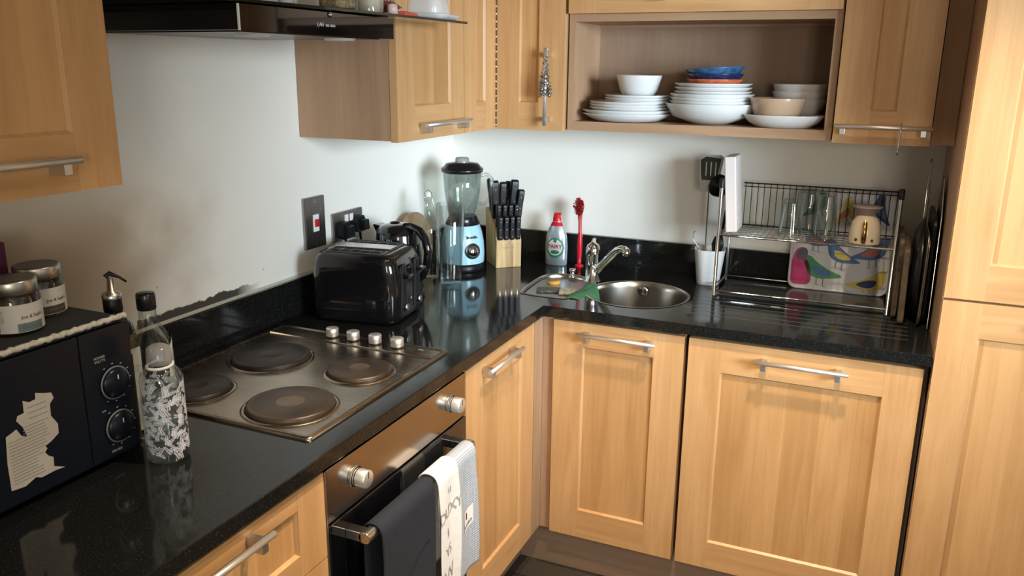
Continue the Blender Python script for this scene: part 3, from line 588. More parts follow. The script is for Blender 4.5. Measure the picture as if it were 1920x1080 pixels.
top('salt_shaker', MB().lathe([(.0001, 0), (.013, 0), (.011, .022), (.0001, .024)], 16), pm('pink_plastic', (.75, .55, .50), .3), 'tiny pale pink pot at the front of the hood shelf', 'pot', (.408, -1.068, ZG))
t = thing('snack_packet', 'dark maroon and orange food packet lying on the hood shelf', 'packet', (.32, -1.02, ZG)); part('pouch', MB().lathe([(.0001, .006), (.055, .012), (.075, .022), (.055, .034), (.0001, .042)], 20, Matrix.Diagonal((.9, 1.15, 1, 1))), pm('maroon_foil', (.14, .03, .035), .35), t, fixn=True); part('sticker', MB().box(-.03, .02, -.05, -.01, .041, .043), pm('orange_sticker', (.75, .28, .04), .5), t)
top('red_scraper', MB().box(-.02, .02, -.042, .042, 0, .010), pm('coral_plastic', (.70, .10, .06), .4), 'flat coral red scraper lying on the hood shelf', 'scraper', (.39, -.985, ZG), .2, bevel=.002)
top('storage_box', MB().box(-.05, .05, -.07, .07, 0, .09), pm('white_box', (.80, .76, .70), .5), 'white storage box at the back of the hood shelf', 'box', (.21, -1.17, ZG), bevel=.003)
t = thing('striped_box', 'white box with black stripes standing behind the scraper', 'box', (.275, -.90, ZG + .0)); part('card', MB().box(-.03, .03, -.035, .035, 0, .12), pm('white_card', (.82, .82, .85), .5), t)
q = MB(); [q.box(.0302, .0307, y - .004, y + .004, .02, .12) for y in (-.025, -.011, .004)]; part('stripes', q, BPRINT, t)
top('square_dish', MB().lathe([(.0001, .006), (.058, .006), (.073, .014), (.074, .011), (.060, .0), (.0001, 0)], 32, sq=.7), CERW, 'white square saucer on the right end of the hood shelf', 'dish', (.352, -.805, ZG), .1, fixn=True)
top('white_jar', MB().lathe([(.0001, 0), (.050, 0), (.052, .004), (.040, .09), (.038, .09), (.048, .006), (.0001, .006)], 32, sq=.4), CERW, 'tapering white ceramic pot standing on the square saucer', 'pot', (.352, -.805, ZG + .0065), .1, fixn=True)

# ------------------------------------------------------------ hob
t = thing('electric_hob', 'stainless steel four-plate electric hob set on the worktop', 'hob', (.304, -1.366, .9))
h0, h1, k0, k1 = .052, .556, -1.645, -1.087
b = MB(); rings = []
for ins, z in ((0, .9002), (.0005, .904), (.004, .907), (.008, .9065), (.013, .9045)):
    rings.append([b.b.verts.new((x, y, z)) for x, y in rrect(h0 + ins, h1 - ins, k0 + ins, k1 - ins, .010)])
for A, B in zip(rings, rings[1:]):
    for i in range(len(A)): b._f([A[i], A[(i + 1) % len(A)], B[(i + 1) % len(A)], B[i]], True)
b._f(rings[-1]); part('plate', b, HOBS, t, world=True)
part('ridge', MB().tube([(h0 + .012, -1.158, .9045), (h1 - .014, -1.158, .9045)], .0035, 10), HOBS, t, world=True)
def burner(x, y, r, m0, mc):
    f_ = part('ring_frame', MB().lathe([(r + .013, .9046), (r + .011, .9062), (r + .006, .908), (r + .0035, .9065), (r + .003, .905)], 56, Matrix.Translation((x, y, 0))), HOBS, t, world=True)
    b = MB(); b.lathe([(r + .003, .9047), (r + .003, .910), (r + .001, .915), (r - .004, .9165), (r - .006, .9158), (r - .010, .9172), (r * .33, .9176)], 56, Matrix.Translation((x, y, 0)))
    b.mi = 1; b.lathe([(r * .33, .9176), (r * .31, .9170), (.0001, .9169)], 40, Matrix.Translation((x, y, 0))); part('hotplate', b, [m0, mc], t, world=True)
burner(.425, -1.533, .088, IRONB, IRONC); burner(.185, -1.545, .070, IRON, IRON); burner(.198, -1.318, .090, IRON, IRON); burner(.440, -1.305, .070, IRONB, IRONC)
for x in (.2313, .2955, .3614, .4264):
    k = part('knob', MB().lathe([(.0001, 0), (.0150, 0), (.0150, .003), (.0163, .004), (.0163, .023), (.0150, .0245), (.0001, .0245)], 32, Matrix.Translation((x, -1.118, .9045))), KNOB, t, world=True)
    part('knob_seal', MB().lathe([(.0175, .0002), (.0155, .0032)], 24, Matrix.Translation((x, -1.118, .9045))), BLKM, k, world=True)
part('hob_marks', MB().box(.482, .496, -1.112, -1.109, .9046, .9049), GPRINT, t, world=True)

# ------------------------------------------------------------ cooker switch and socket
t = thing('cooker_switch', 'tall brushed metal cooker switch plate with red rocker', 'switch', (0.0, -.874, 1.146))
part('plate', MB().box(.0005, .012, -.0465, .0465, -.0745, .0745), steelmat('switch_plate', (.30, .29, .27), .3, 'z'), t, bevel=.003)
s1 = part('rocker_frame', MB().box(.012, .0145, -.013, .013, -.026, .024), WPL, t, bevel=.001); part('rocker', MB().box(.0145, .018, -.008, .008, -.012, .010), RED, s1, bevel=.001)
q = MB(); q.cyl((.012, 0, .060), (.0128, 0, .060), .003, 10); q.cyl((.012, 0, -.060), (.0128, 0, -.060), .003, 10); part('screw', q, CHROMED, t)
t = thing('double_socket', 'brushed metal double wall socket with two black plugs in', 'socket', (0, -.711, 1.112))
part('plate', MB().box(.0005, .011, -.077, .077, -.0445, .0445), steelmat('socket_plate', (.34, .33, .31), .3, 'y'), t, bevel=.003)
for y in (-.013, .013): part('rocker', MB().box(.011, .015, y - .008, y + .008, .012, .034), WPL, t, bevel=.001)
for y, zc, lb in ((-.040, -.008, 'black plug in the left outlet of the double socket'), (.038, .0, 'black plug in the right outlet of the double socket')):
    p = thing('mains_plug', lb, 'plug', (.011, -.711 + y, 1.112 + zc))
    pb = MB(); pb.prism([(-.024, -.020), (-.016, -.026), (.016, -.026), (.024, -.020), (.026, .006), (.016, .024), (-.016, .024), (-.026, .006)], 0.0005, .022, 'x'); pb.prism([(-.015, -.018), (.015, -.018), (.012, .014), (-.012, .014)], .022, .042, 'x')
    part('plug_body', pb, BLKM, p, bevel=.002)
    part('cable', MB().tube([(.014, 0, -.022), (.016, 0, -.045), (.018, .004, -.08), (.022, .01, -.13), (.035, .012, -.18)], .0038, 8), BLKM, p)

# ------------------------------------------------------------ toaster
t = thing('toaster', 'glossy black four-slice toaster beside the hob knobs', 'toaster', (.194, -.893, .9), math.radians(8))
a, bb = .128, .100
b = MB(); rings = []
for s, z in ((.93, .004), (.985, .012), (1.0, .03), (1.0, .10), (.985, .14), (.955, .165), (.90, .182), (.83, .190), (.72, .193)):
    rings.append([b.b.verts.new((x * s, y * (s * .5 + .5), z)) for x, y in rrect(-a, a, -bb, bb, .034, 6)])
for A, B in zip(rings, rings[1:]):
    for i in range(len(A)): b._f([A[i], A[(i + 1) % len(A)], B[(i + 1) % len(A)], B[i]], True)
b._f(rings[-1], False); b._f(list(reversed(rings[0]))); part('body', b, BLK, t)
part('top_plate', MB().prism(rrect(-.087, .085, -.083, .083, .012), .1925, .1965, 'z'), pm('toaster_top', (.03, .03, .03), .3), t, bevel=.001)
q = MB()
for y in (-.055, .055):
    sl = part('slot', MB().box(-.078, .076, y - .021, y + .021, .1966, .1972), SLOTD, t)
    w2 = MB(); w2.box(-.078, .076, y - .0008, y + .0008, .1973, .1985); [w2.cyl((-.075 + .03 * k, y - .018, .198), (-.075 + .03 * k, y + .018, .198), .0008, 6) for k in range(6)]; part('guard_wires', w2, CHROMED, sl)
q = MB(); q.box(-.085, .083, -.026, .026, .1966, .1995); part('centre_bar', q, STEELX, t, bevel=.001)
for y in (-.045, .048):
    pl = part('lever_panel', MB().prism([(y - .024, .03), (y + .020, .03), (y + .014, .165), (y - .012, .165)], a - .004, a + .0055, 'x'), BLKS, t, bevel=.003)
    part('lever', MB().box(a + .0055, a + .026, y - .017, y + .014, .128, .140), BLK, pl, bevel=.003); part('lever_slot', MB().box(a + .0055, a + .0062, y - .002, y + .002, .055, .150), SLOTD, pl)
    part('browning_dial', MB().cyl((a + .0055, y, .045), (a + .014, y, .045), .010, 20), CHROMED, pl)
tm = text('~ . . ~', .013, plane((.040, -.0990, .032), (1, 0, 0), (0, 0, 1)), fn=lambda p: p); part('lettering', tm, GPRINT, t)
q = MB(); [q.box(x - .012, x + .012, y - .012, y + .012, 0, .006) for x in (-.085, .085) for y in (-.07, .07)]; part('feet', q, BLKM, t)

# ------------------------------------------------------------ kettle
t = thing('electric_kettle', 'black plastic electric kettle behind the toaster', 'kettle', (.170, -.685, .9), math.radians(-14))
part('base', MB().lathe([(.0001, 0), (.075, 0), (.078, .006), (.074, .018), (.0001, .018)], 40), BLKM, t)
part('body', MB().lathe([(.072, .019), (.076, .03), (.075, .08), (.070, .15), (.066, .195), (.062, .208), (.05, .214)], 40), BLK, t)
part('spout', MB().prism([(-.050, .150), (-.092, .212), (-.088, .216), (-.03, .212)], -.018, .018, 'y'), BLK, t, bevel=.006, seg=3)
ld = part('lid', MB().lathe([(.060, .209), (.052, .219), (.030, .225), (.0001, .226)], 36), BLK, t); part('lid_button', MB().lathe([(.0001, .231), (.014, .229), (.016, .224)], 18, Matrix.Translation((-.012, 0, 0))), BLKS, ld)
part('handle', MB().tube([(.030, 0, .218), (.060, 0, .221), (.092, 0, .212), (.114, 0, .190), (.124, 0, .155), (.118, 0, .115), (.100, 0, .080), (.070, 0, .058)], [.012, .013, .013, .0125, .012, .012, .012, .012], 14), BLK, t)
part('level_mark', MB().lathe([(.0001, 0), (.011, 0), (.011, -.002)], 16, Matrix.Translation((-.028, -.0685, .125)) @ Matrix.Rotation(math.pi / 2, 4, 'X')), pm('grey_badge', (.10, .10, .11), .4), t)
part('lettering', text('FILL\n||', .013, plane((.030, -.0655, .178), (1, .35, 0), (0, .05, 1))), GPRINT, t)

# round wooden board leaning on the left wall behind the kettle
top('chopping_board', MB().lathe([(.0001, 0), (.098, 0), (.100, .003), (.100, .013), (.098, .016), (.0001, .016)], 40), wood('round_board', 'z', (.52, .34, .19), (.34, .19, .09)), 'round-topped brown wooden board leaning on the wall behind the kettle', 'chopping board', (.050, -.385, 1.0025), rot=(0, math.radians(82), 0), fixn=True)
# swing-top bottle
t = thing('swing_top_bottle', 'clear glass swing-top bottle between kettle and blender', 'bottle', (.143, -.450, .9))
part('glass', MB().lathe([(.0001, .001), (.030, .001), (.033, .006), (.033, .15), (.030, .175), (.018, .20), (.0125, .22), (.0115, .262), (.0135, .264), (.0135, .272), (.010, .273)], 28), GLASSG, t)
part('stopper', MB().lathe([(.0001, .290), (.010, .288), (.0115, .276), (.010, .272)], 18), WPL, t)
part('wire_bail', MB().tube([(-.013, 0, .255), (-.014, 0, .285), (0, 0, .294), (.014, 0, .285), (.0155, 0, .262), (.022, 0, .245), (.020, 0, .235)], .0013, 6), CHROMED, t)
# tall glass
t = thing('tall_glass', 'large tall clear glass standing in front of the blender', 'glass', (.247, -.492, .9))
part('glass', MB().lathe([(.0001, .001), (.031, .001), (.034, .004), (.0345, .02), (.047, .262), (.0462, .263), (.0452, .262), (.0325, .022), (.0001, .016)], 40), GLASS, t)
t = None

# ------------------------------------------------------------ blender
t = thing('blender', 'pale blue and black jug blender in the corner', 'blender', (.183, -.283, .9), math.radians(22))
part('foot', MB().lathe([(.0001, 0), (.073, 0), (.075, .004), (.0735, .028), (.066, .03)], 40), BLKM, t)
bd = part('body', MB().lathe([(.074, .028), (.0755, .06), (.073, .10), (.066, .135), (.057, .158), (.050, .160)], 40), BLUEP, t)
part('front_panel', MB().lathe([(.0745, .028), (.0760, .06), (.0735, .10), (.0665, .135), (.0575, .159)], 40), BLUEP, bd)
part('collar', MB().lathe([(.056, .157), (.060, .160), (.048, .186), (.046, .190)], 40), BLKS, t)
jg = part('jug', MB().lathe([(.047, .188), (.050, .195), (.061, .27), (.066, .339), (.0645, .340), (.059, .27), (.048, .20), (.0001, .197)], 40), GLASSJ, t)
part('jug_handle', MB().tube([(.060, .0, .325), (.085, .0, .330), (.100, .0, .315), (.100, .0, .28), (.092, .0, .245), (.075, .0, .228), (.054, .0, .232)], .0065, 10), GLASSG, jg)
ld = part('lid', MB().lathe([(.066, .336), (.071, .339), (.072, .350), (.066, .353), (.055, .366), (.030, .370), (.0001, .370)], 40), BLKS, t); part('lid_cap', MB().lathe([(.024, .370), (.023, .383), (.020, .386), (.0001, .386)], 24), CAPG, ld)
M_ = Matrix.Rotation(math.radians(-38), 4, 'Z') @ Matrix.Translation((.0, -.0768, .075)) @ Matrix.Rotation(math.pi / 2 - .05, 4, 'X')
M_ = Matrix.Rotation(math.radians(32), 4, 'Z') @ Matrix.Translation((.0, -.0735, .075)) @ Matrix.Rotation(math.pi / 2 - .05, 4, 'X')
dl = part('dial', MB().lathe([(.0001, .016), (.013, .016), (.018, .010), (.0185, .004)], 28, M_), CHROME, t); part('dial_ring', MB().lathe([(.0185, .004), (.027, .005), (.028, .0)], 32, M_), CHROMED, dl)
part('dial_ring_mark', MB().lathe([(.019, .0055), (.025, .0060)], 32, M_), BLKM, dl)
part('brand_lettering', text('Breville', .0135, Matrix.Rotation(math.radians(32), 4, 'Z') @ plane((.0, -.0712, .122), (1, 0, 0), (0, .22, 1)), bold=.0004), BPRINT, bd)
part('control_lead', MB().tube([(.03, .07, .01), (.0, .085, .008)], .003, 6), BLKM, t)

# ------------------------------------------------------------ knife block with knives
BX = thing('knife_block', 'light striped wooden knife block full of black-handled knives', 'knife block', (.288, -.234, .9), math.atan2(.061, .070))
prof = [(0, 0), (.125, 0), (.140, .195), (.105, .200), (.040, .150), (.012, .135), (-.004, .095)]
b = MB(); b.prism(prof, 0, .092, 'x'); part('block', b, [BEECH], BX, bevel=.002)
b = MB(); part('stamp', text('SABATIER', .010, plane((.046, -.0032, .072), (1, 0, 0), (0, -.04, 1)), thick=.0004), pm('burnt_mark', (.40, .26, .13), .7), BX)
KM = BX.matrix_basis.copy()
def knife(x, y, z, ln, wd, tilt, lab, rx=0):
    k = thing('kitchen_knife', lab, 'knife', KM @ Vector((x, y, z)), group='knives in the wooden block')
    k.rotation_euler = (Matrix.Rotation(math.atan2(.061, .070), 4, 'Z') @ Matrix.Rotation(rx, 4, 'Y') @ Matrix.Rotation(tilt, 4, 'X')).to_euler()
    P_ = [(-wd * .45, 0), (-wd * .5, ln * .25), (-wd * .42, ln * .6), (-wd * .55, ln * .85), (-wd * .45, ln * .97), (0, ln), (wd * .5, ln * .93), (wd * .52, ln * .78), (wd * .42, ln * .45), (wd * .5, 0)]
    hd = part('handle', MB().prism(P_, -wd * .52, wd * .52, 'x'), BLKM, k, bevel=.0045, seg=3)
    for f_ in (.14, .45, .76): part('rivet', MB().cyl((0 - .0069, 0, ln * f_), (.0069, 0, ln * f_), .0024, 8) if False else MB().sph((0, -wd * .48 + .0008, ln * f_), .0030, 8), CHROMED, hd)
    part('blade', MB().box(-.0008, .0008, -wd * .30, wd * .30, -.012, 0), STEEL, k)
    return k
col = ['leftmost', 'second', 'third', 'rightmost']
for r_, (yy, zz, rn) in enumerate(((.000, .100, 'lower'), (.020, .142, 'upper'))):
    for i in range(4): knife(.014 + i * .0215, yy, zz, .085 if r_ == 0 else .082, .0175, math.radians(4), f'{col[i]} black steak knife handle in the {rn} front row of the knife block')
for x, y, z, ln, wd, rx, nm in ((.016, .060, .167, .135, .026, -.05, 'largest black carving knife handle at the left back of the knife block'), (.016, .092, .192, .115, .022, -.12, 'black knife handle behind the carving knife at the block back'), (.042, .070, .175, .120, .024, .02, 'black knife handle in the middle of the back row'), (.060, .092, .190, .105, .020, .10, 'slim black knife handle right of the middle in back row'), (.074, .056, .164, .140, .026, .06, 'black sharpening steel handle with metal ring at the right'), (.088, .040, .150, .122, .022, .12, 'rightmost tall black knife handle at the block edge')):
    knife(x, y, z, ln, wd, math.radians(2), nm, rx)
t = thing('kitchen_scissors', 'pair of kitchen scissors with steel shank in the knife block', 'scissors', KM @ Vector((.058, .072, .176)), math.atan2(.061, .070)); part('shank', MB().box(-.003, .003, -.008, .008, -.02, .06, Matrix.Rotation(.2, 4, 'Y')), STEEL, t); part('finger_loop', MB().tube([(.012 + .012 * math.cos(k * .628), 0, .075 + .019 * math.sin(k * .628)) for k in range(10)], .0035, 8, closed=True), BLKM, t)

# ------------------------------------------------------------ washing-up liquid, brush
FB = (.458, -.088, .9)
t = thing('washing_up_liquid', 'silver washing-up liquid bottle with red cap behind the sink', 'bottle', FB, math.radians(6))
SX, SY = 1.0, .52
part('bottle', MB().lathe([(.0001, 0), (.036, 0), (.0395, .004), (.040, .03), (.041, .07), (.038, .105), (.030, .130), (.020, .148), (.015, .155), (.015, .160)], 40, sx=SX, sy=SY), SILV, t)
part('collar_band', MB().lathe([(.0235, .1425), (.0185, .152), (.0160, .156)], 32, sx=SX, sy=SY + .1), RED, t)
cp = part('cap', MB().lathe([(.0145, .158), (.0148, .170), (.013, .172), (.0125, .181), (.010, .184), (.0001, .184)], 24, sx=1, sy=.8), RED, t); part('cap_lid', MB().box(-.010, .016, -.009, .009, .181, .188), RED, cp, bevel=.002)
def onb(k=.0):
    def f_(p):
        z = max(.02, min(.12, p.z)); r = .0412 if z < .08 else .0412 - (z - .08) * .14
        q = max(0, 1 - (p.x / r) ** 2); return Vector((p.x, -SY * r * math.sqrt(q) - .0006 - k + (p.y + .05) * .3, p.z))
    return f_
def disc(rx, rz, zc, k, m_, nm, par):
    d_ = MB(); F_ = onb(k)
    def g_(u, v):
        a_ = 2 * math.pi * u; return F_(Vector((rx * v * math.cos(a_), -.05, zc + rz * v * math.sin(a_))))
    d_.grid(g_, 40, 5); return part(nm, d_, m_, par, fixn=False)
lb = disc(.031, .036, .065, 0, GREENL, 'green_label', t); disc(.027, .029, .067, .0004, WLAB, 'white_label', lb)
part('brand_lettering', text('FAIRY', .0195, plane((0, -.05, .070), (1, 0, 0), (0, 0, 1)), fn=onb(.0010), sp=1.0, bold=.0004), REDP, lb)
disc(.016, .007, .050, .0008, GREENL, 'green_swirl', lb); disc(.006, .007, .091, .0008, GREENL, 'leaf_mark', lb)
t = thing('dish_brush', 'red washing-up brush standing upright on its suction foot', 'brush', (.540, -.074, .9))
part('foot', MB().lathe([(.0001, 0), (.017, 0), (.015, .005), (.007, .009)], 24), RED, t)
part('handle', MB().tube([(0, 0, .005), (0, 0, .03), (0, 0, .07), (0, .002, .10), (-.001, .004, .125), (-.002, .004, .16), (-.003, .003, .19)], [.007, .0085, .0105, .009, .006, .006, .009], 12), RED, t, label='red handle')
part('neck', MB().tube([(0, .0035, .105), (-.001, .0045, .125), (-.002, .0045, .16), (-.003, .0035, .188)], [.0086, .0066, .0066, .0092], 12), REDT, t)
hd = part('head', MB().lathe([(.0001, -.028), (.010, -.024), (.016, 0), (.012, .022), (.0001, .027)], 20, Matrix.Translation((-.004, .004, .212)), sy=.4), RED, t)
q = MB(); rnd = random.Random(1)
for k in range(230):
    a = rnd.uniform(0, 6.28); r = rnd.random() ** .5; p = Vector((-.004 + .014 * r * math.cos(a), -.001, .212 + .024 * r * math.sin(a))); dr_ = Vector((.007 * r * math.cos(a), -.011, .009 * r * math.sin(a) + .003)); q.cyl(p, p + dr_, .0014, 5)
part('bristles', q, REDD, hd)['kind'] = 'stuff'

# ------------------------------------------------------------ utensil pot
PX, PY = 1.004, -.118
t = thing('utensil_pot', 'white plastic utensil pot left of the dish rack', 'pot', (PX, PY, .9), .2)
part('pot', MB().lathe([(.0001, 0), (.032, 0), (.036, .003), (.049, .116), (.050, .118), (.0475, .118), (.035, .008), (.0001, .006)], 16, sq=.25), WPL, t, fixn=True)
t = thing('spatula', 'slotted metal turner with dark blade standing upright in the pot', 'spatula', (PX - .018, PY + .012, .9), 0)
part('shaft', MB().tube([(.004, 0, .010), (0, 0, .12), (-.001, 0, .30)], .0022, 8), CHROMED, t)
bp_ = [(-.030, .300), (.026, .300), (.030, .345), (.040, .412), (.030, .420), (-.020, .418), (-.038, .408), (-.034, .345)]
hd = part('head', MB().prism(bp_, -.001, .001, 'y'), pm('pale_steel', (.55, .56, .56), .35, .3), t, bevel=.0005); b = MB(); b.prism([(-.026, .338), (.020, .338), (.032, .408), (-.016, .413), (-.033, .402), (-.030, .36)], -.002, -.0011, 'y'); dk = part('blade', b, pm('dark_blade', (.05, .055, .055), .35), hd, bevel=.0004)
q = MB(); [q.box(x - .0016, x + .0016, -.0026, -.0021, .352, .396, Matrix.Translation((0, 0, 0))) for x in (-.014, .001, .016)]; part('blade_slots', q, WPRINT, dk)
t = thing('ladle', 'black plastic ladle with upturned bowl in the utensil pot', 'ladle', (PX + .016, PY + .004, .9)); part('shaft', MB().tube([(-.006, 0, .012), (.003, 0, .13), (.010, -.004, .28), (.012, -.008, .305)], [.004, .0045, .004, .004], 8), BLKM, t)
part('bowl', MB().lathe([(.0001, -.018), (.020, -.015), (.034, 0), (.036, .018), (.034, .018), (.030, 0), (.0001, -.014)], 24, Matrix.Translation((.008, -.018, .322)) @ Matrix.Rotation(1.15, 4, 'X') @ Matrix.Rotation(-.5, 4, 'Y')), BLKM, t, fixn=True)
t = thing('slotted_spoon', 'black slotted spoon leaning to the right in the utensil pot', 'spoon', (PX + .022, PY - .012, .9)); part('shaft', MB().tube([(-.012, 0, .012), (.010, 0, .13), (.022, 0, .25)], [.004, .005, .004], 8), BLKM, t); hd = part('head', MB().lathe([(.0001, -.032), (.013, -.026), (.020, 0), (.014, .026), (.0001, .031)], 18, Matrix.Translation((.004, -.004, .135)) @ Matrix.Rotation(.1, 4, 'Y'), sy=.35), BLKM, t)
part('head_dots', MB().sph((.004, -.013, .14), .002, 6), WPRINT, hd)
t = thing('wire_whisk', 'small curly metal whisk poking out of the pot to the left', 'whisk', (PX - .030, PY - .004, .9))
q = MB(); q.tube([(.01, 0, .01), (.0, 0, .10), (-.012, 0, .125), (-.024, 0, .140), (-.028, 0, .160), (-.022, 0, .172)], .0016, 6); [q.tube([(-.004 + .0, 0, .112), (-.018 - .006 * math.cos(k), .008 * math.sin(k), .108 + .004 * k), (-.030, .004 * math.sin(k * 2), .118 - .003 * k), (-.016, 0, .126)], .0011, 5) for k in range(5)]; part('wires', q, CHROMED, t)

# ------------------------------------------------------------ dish rack
RX0, RX1, RY0, RY1 = 1.050, 1.546, -.2555, -.040
t = thing('dish_rack', 'two-tier chrome wire dish rack on the worktop', 'dish rack', (1.30, -.155, .9))
def rod(name, pts, r, m_=CHROMED, par=None): return part(name, MB().tube(pts, r, 10), m_, par or t, world=True)
for x in (RX0, RX1):
    rod('upright', [(x, RY0, .9), (x, RY0, 1.235), (x, RY0 + .006, 1.245)], .0055); rod('upright', [(x, RY1, .9), (x, RY1, 1.235)], .0045)
    rod('side_rail', [(x, RY0, 1.092), (x, RY1, 1.092)], .0035); rod('side_rail', [(x, RY0, .917), (x, RY1, .917)], .0035)
    part('post_cap', MB().lathe([(.0075, 1.236), (.0078, 1.262), (.005, 1.266), (.0001, 1.266)], 14, Matrix.Translation((x, RY0, 0))), BLKM, t, world=True)
    rod('side_rail', [(x, RY0, 1.232), (x, RY1, 1.232)], .003)
for z, nm in ((1.092, 'front_rail'), (.915, 'front_rail')):
    rod(nm, [(RX0, RY0, z), (RX1, RY0, z)], .0032, CHROME); rod('back_rail', [(RX0, RY1, z), (RX1, RY1, z)], .0032)
rod('back_rail', [(RX0 + .04, -.075, 1.233), (RX1, -.075, 1.233)], .0022, BLKS); rod('back_rail', [(RX0 + .04, -.075, 1.222), (RX1, -.075, 1.222)], .0014, BLKS); rod('back_rail', [(RX0 + .0, -.076, 1.098), (RX1, -.076, 1.098)], .0018, BLKS)
for k in range(24):
    x = RX0 + .046 + k * .0193; rod('grid_wire', [(x, -.078, 1.236), (x, -.075, 1.098), (x, -.088, 1.0955)], .0012, BLKS)
for y in (-.225, -.19, -.155, -.12, -.09): rod('shelf_wire', [(RX0, y, 1.093), (RX1, y, 1.093)], .0012)
for k in range(30):
    x = RX0 + .012 + k * .0163; rod('shelf_wire', [(x, RY0, 1.0952), (x, -.080, 1.0952)], .0009)
part('drip_tray', MB().box(RX0 + .008, RX1 - .008, RY0 + .006, RY1 - .004, .9005, .9045), pm('smoky_tray', (.05, .05, .048), .12), t, bevel=.001, world=True)
# white perforated block standing in the rack
t = thing('perforated_tray', 'thick white perforated tray standing on end in the dish rack', 'tray', (1.083, -.170, 1.0965), rot=(0, math.radians(-5), 0))
b = MB(); b.box(-.017, .017, -.055, .055, 0, .232); part('tray_body', b, PINKPL, t, bevel=.004, seg=3)
q = MB()
for k in range(6):
    for j in range(3): q.box(.0172, .0176, -.032 + j * .030 - .002, -.032 + j * .030 + .002, .030 + k * .034, .046 + k * .034)
part('slots', q, WPRINT, t)
# upside-down glasses
def tumbler(x, y, r, h, lab, s=1.0):
    g = thing('drinking_glass', lab, 'glass', (x, y, 1.0965), group='upturned glasses on the dish rack')
    part('glass', MB().lathe([(r, 0), (r * .97, .01), (r * .8 * s, h * .9), (r * .76 * s, h), (.0001, h), (.0001, h - .008), (r * .72 * s, h - .010), (r * .93, .01), (r - .002, 0)], 28), GLASSG, g)
tumbler(1.252, -.20, .036, .112, 'left upturned clear tumbler on the rack shelf', .9); tumbler(1.298, -.135, .034, .135, 'upturned clear glass behind, second on the rack shelf'); tumbler(1.350, -.195, .036, .138, 'tallest upturned clear glass beside the cream mug', .95)
t = thing('mug', 'upturned cream mug with gold handle and mauve foot', 'mug', (1.462, -.200, 1.0965))
part('body', MB().lathe([(.044, 0), (.0445, .006), (.043, .035), (.037, .062), (.026, .078), (.018, .084)], 36), CREAM, t)
part('foot', MB().lathe([(.018, .083), (.026, .086), (.040, .104), (.041, .107), (.0001, .107)], 36), MAUVE, t)
part('handle', MB().tube([(-.001, -.040, .066), (-.001, -.053, .060), (-.001, -.058, .038), (-.001, -.056, .016), (-.001, -.045, .008)], [.005, .0065, .007, .007, .005], 12), GOLD, t)
for x in (-.021, .021): part('eye_spot', MB().sph((x, -.0375, .013), .0046, 10), pm('brown_spot', (.05, .03, .025), .4), t)
# bird tray
t = thing('bird_tray', 'rectangular tray printed with colourful birds leaning in the rack', 'tray', (1.397, -.068, .9062), rot=(math.radians(-1), 0, 0))
part('tray', MB().prism(rrect(-.146, .146, 0, .318, .022), 0, .005, 'y'), pm('tray_white', (.74, .73, .76), .25, coat=.4), t)
part('rim', MB().tube([(x, -.002, z) for x, z in rrect(-.144, .144, .002, .316, .022)], .004, 8, closed=True), pm('tray_rim', (.72, .70, .72), .3), t)
def bird(cx, cz, s, flip, tilt, mats_, nm):
    def R(pts, k):
        c_, s_ = math.cos(tilt), math.sin(tilt); return [(cx + (x * flip * c_ - z * s_) * s, cz + (x * flip * s_ + z * c_) * s) for x, z in pts]
    body = smooth_loop([(-1.1, .42), (-.95, .62), (-.7, .62), (-.3, .40), (.4, .15), (1.1, .0), (.5, -.30), (-.1, -.45), (-.6, -.30), (-.85, .05)], 4)
    w_ = smooth_loop([(-.45, .10), (.0, .16), (.55, -.02), (.1, -.25), (-.3, -.2)], 4)
    b = MB(); b.prism(R(body, 0), -.0012, -.0006, 'y'); b.prism(R([(-1.3, .42), (-1.02, .50), (-1.02, .38)], 0), -.0012, -.0006, 'y')
    b.mi = 1; b.prism(R(w_, 0), -.0018, -.0012, 'y'); b.mi = 2
    for lx in (-.15, .2): b.prism(R([(lx, -.35), (lx + .04, -.35), (lx + .14, -.80), (lx + .10, -.80)], 0), -.0012, -.0006, 'y'); b.prism(R([(lx + .02, -.80), (lx + .26, -.78), (lx + .26, -.82)], 0), -.0012, -.0006, 'y')
    return part(nm, b, mats_, t, fixn=True)
cB = pm('bird_blue', (.10, .19, .42), .3); cY = pm('bird_yellow', (.72, .58, .16), .3); cG = pm('bird_green', (.10, .34, .17), .3); cP = pm('bird_pink', (.58, .07, .22), .3); cR = pm('bird_coral', (.58, .17, .12), .3); cD = pm('bird_grey', (.13, .13, .17), .3); cN = pm('bird_navy', (.03, .06, .17), .3)
bird(.006, .118, .054, 1, -.35, [cB, cY, cD], 'blue_bird_print'); bird(-.050, .062, .058, 1, -.2, [cG, cB, cD], 'green_bird_print'); bird(.088, .036, .058, -1, .15, [cY, cN, cD], 'yellow_bird_print'); bird(.090, .135, .056, -1, .35, [cB, cR, cD], 'coral_bird_print'); bird(-.072, .160, .045, 1, -.2, [cB, cR, cD], 'small_blue_bird_print')
bird(.105, .262, .045, 1, -1.0, [cN, cB, cD], 'navy_bird_print'); bird(.0, .250, .045, -1, .9, [cY, cR, cD], 'orange_bird_print'); bird(-.085, .265, .045, -1, .7, [cG, cB, cD], 'teal_bird_print')
b = MB(); b.prism([(x, z) for x, z in smooth_loop([(-.138, .020), (-.142, .07), (-.128, .125), (-.100, .13), (-.095, .095), (-.080, .065), (-.082, .02), (-.112, .012)], 4)], -.0012, -.0006, 'y'); b.mi = 1; b.prism(smooth_loop([(-.128, .100), (-.118, .128), (-.100, .130), (-.094, .112), (-.104, .095)], 4), -.0018, -.0012, 'y'); part('pink_bird_print', b, [cP, cD], t)

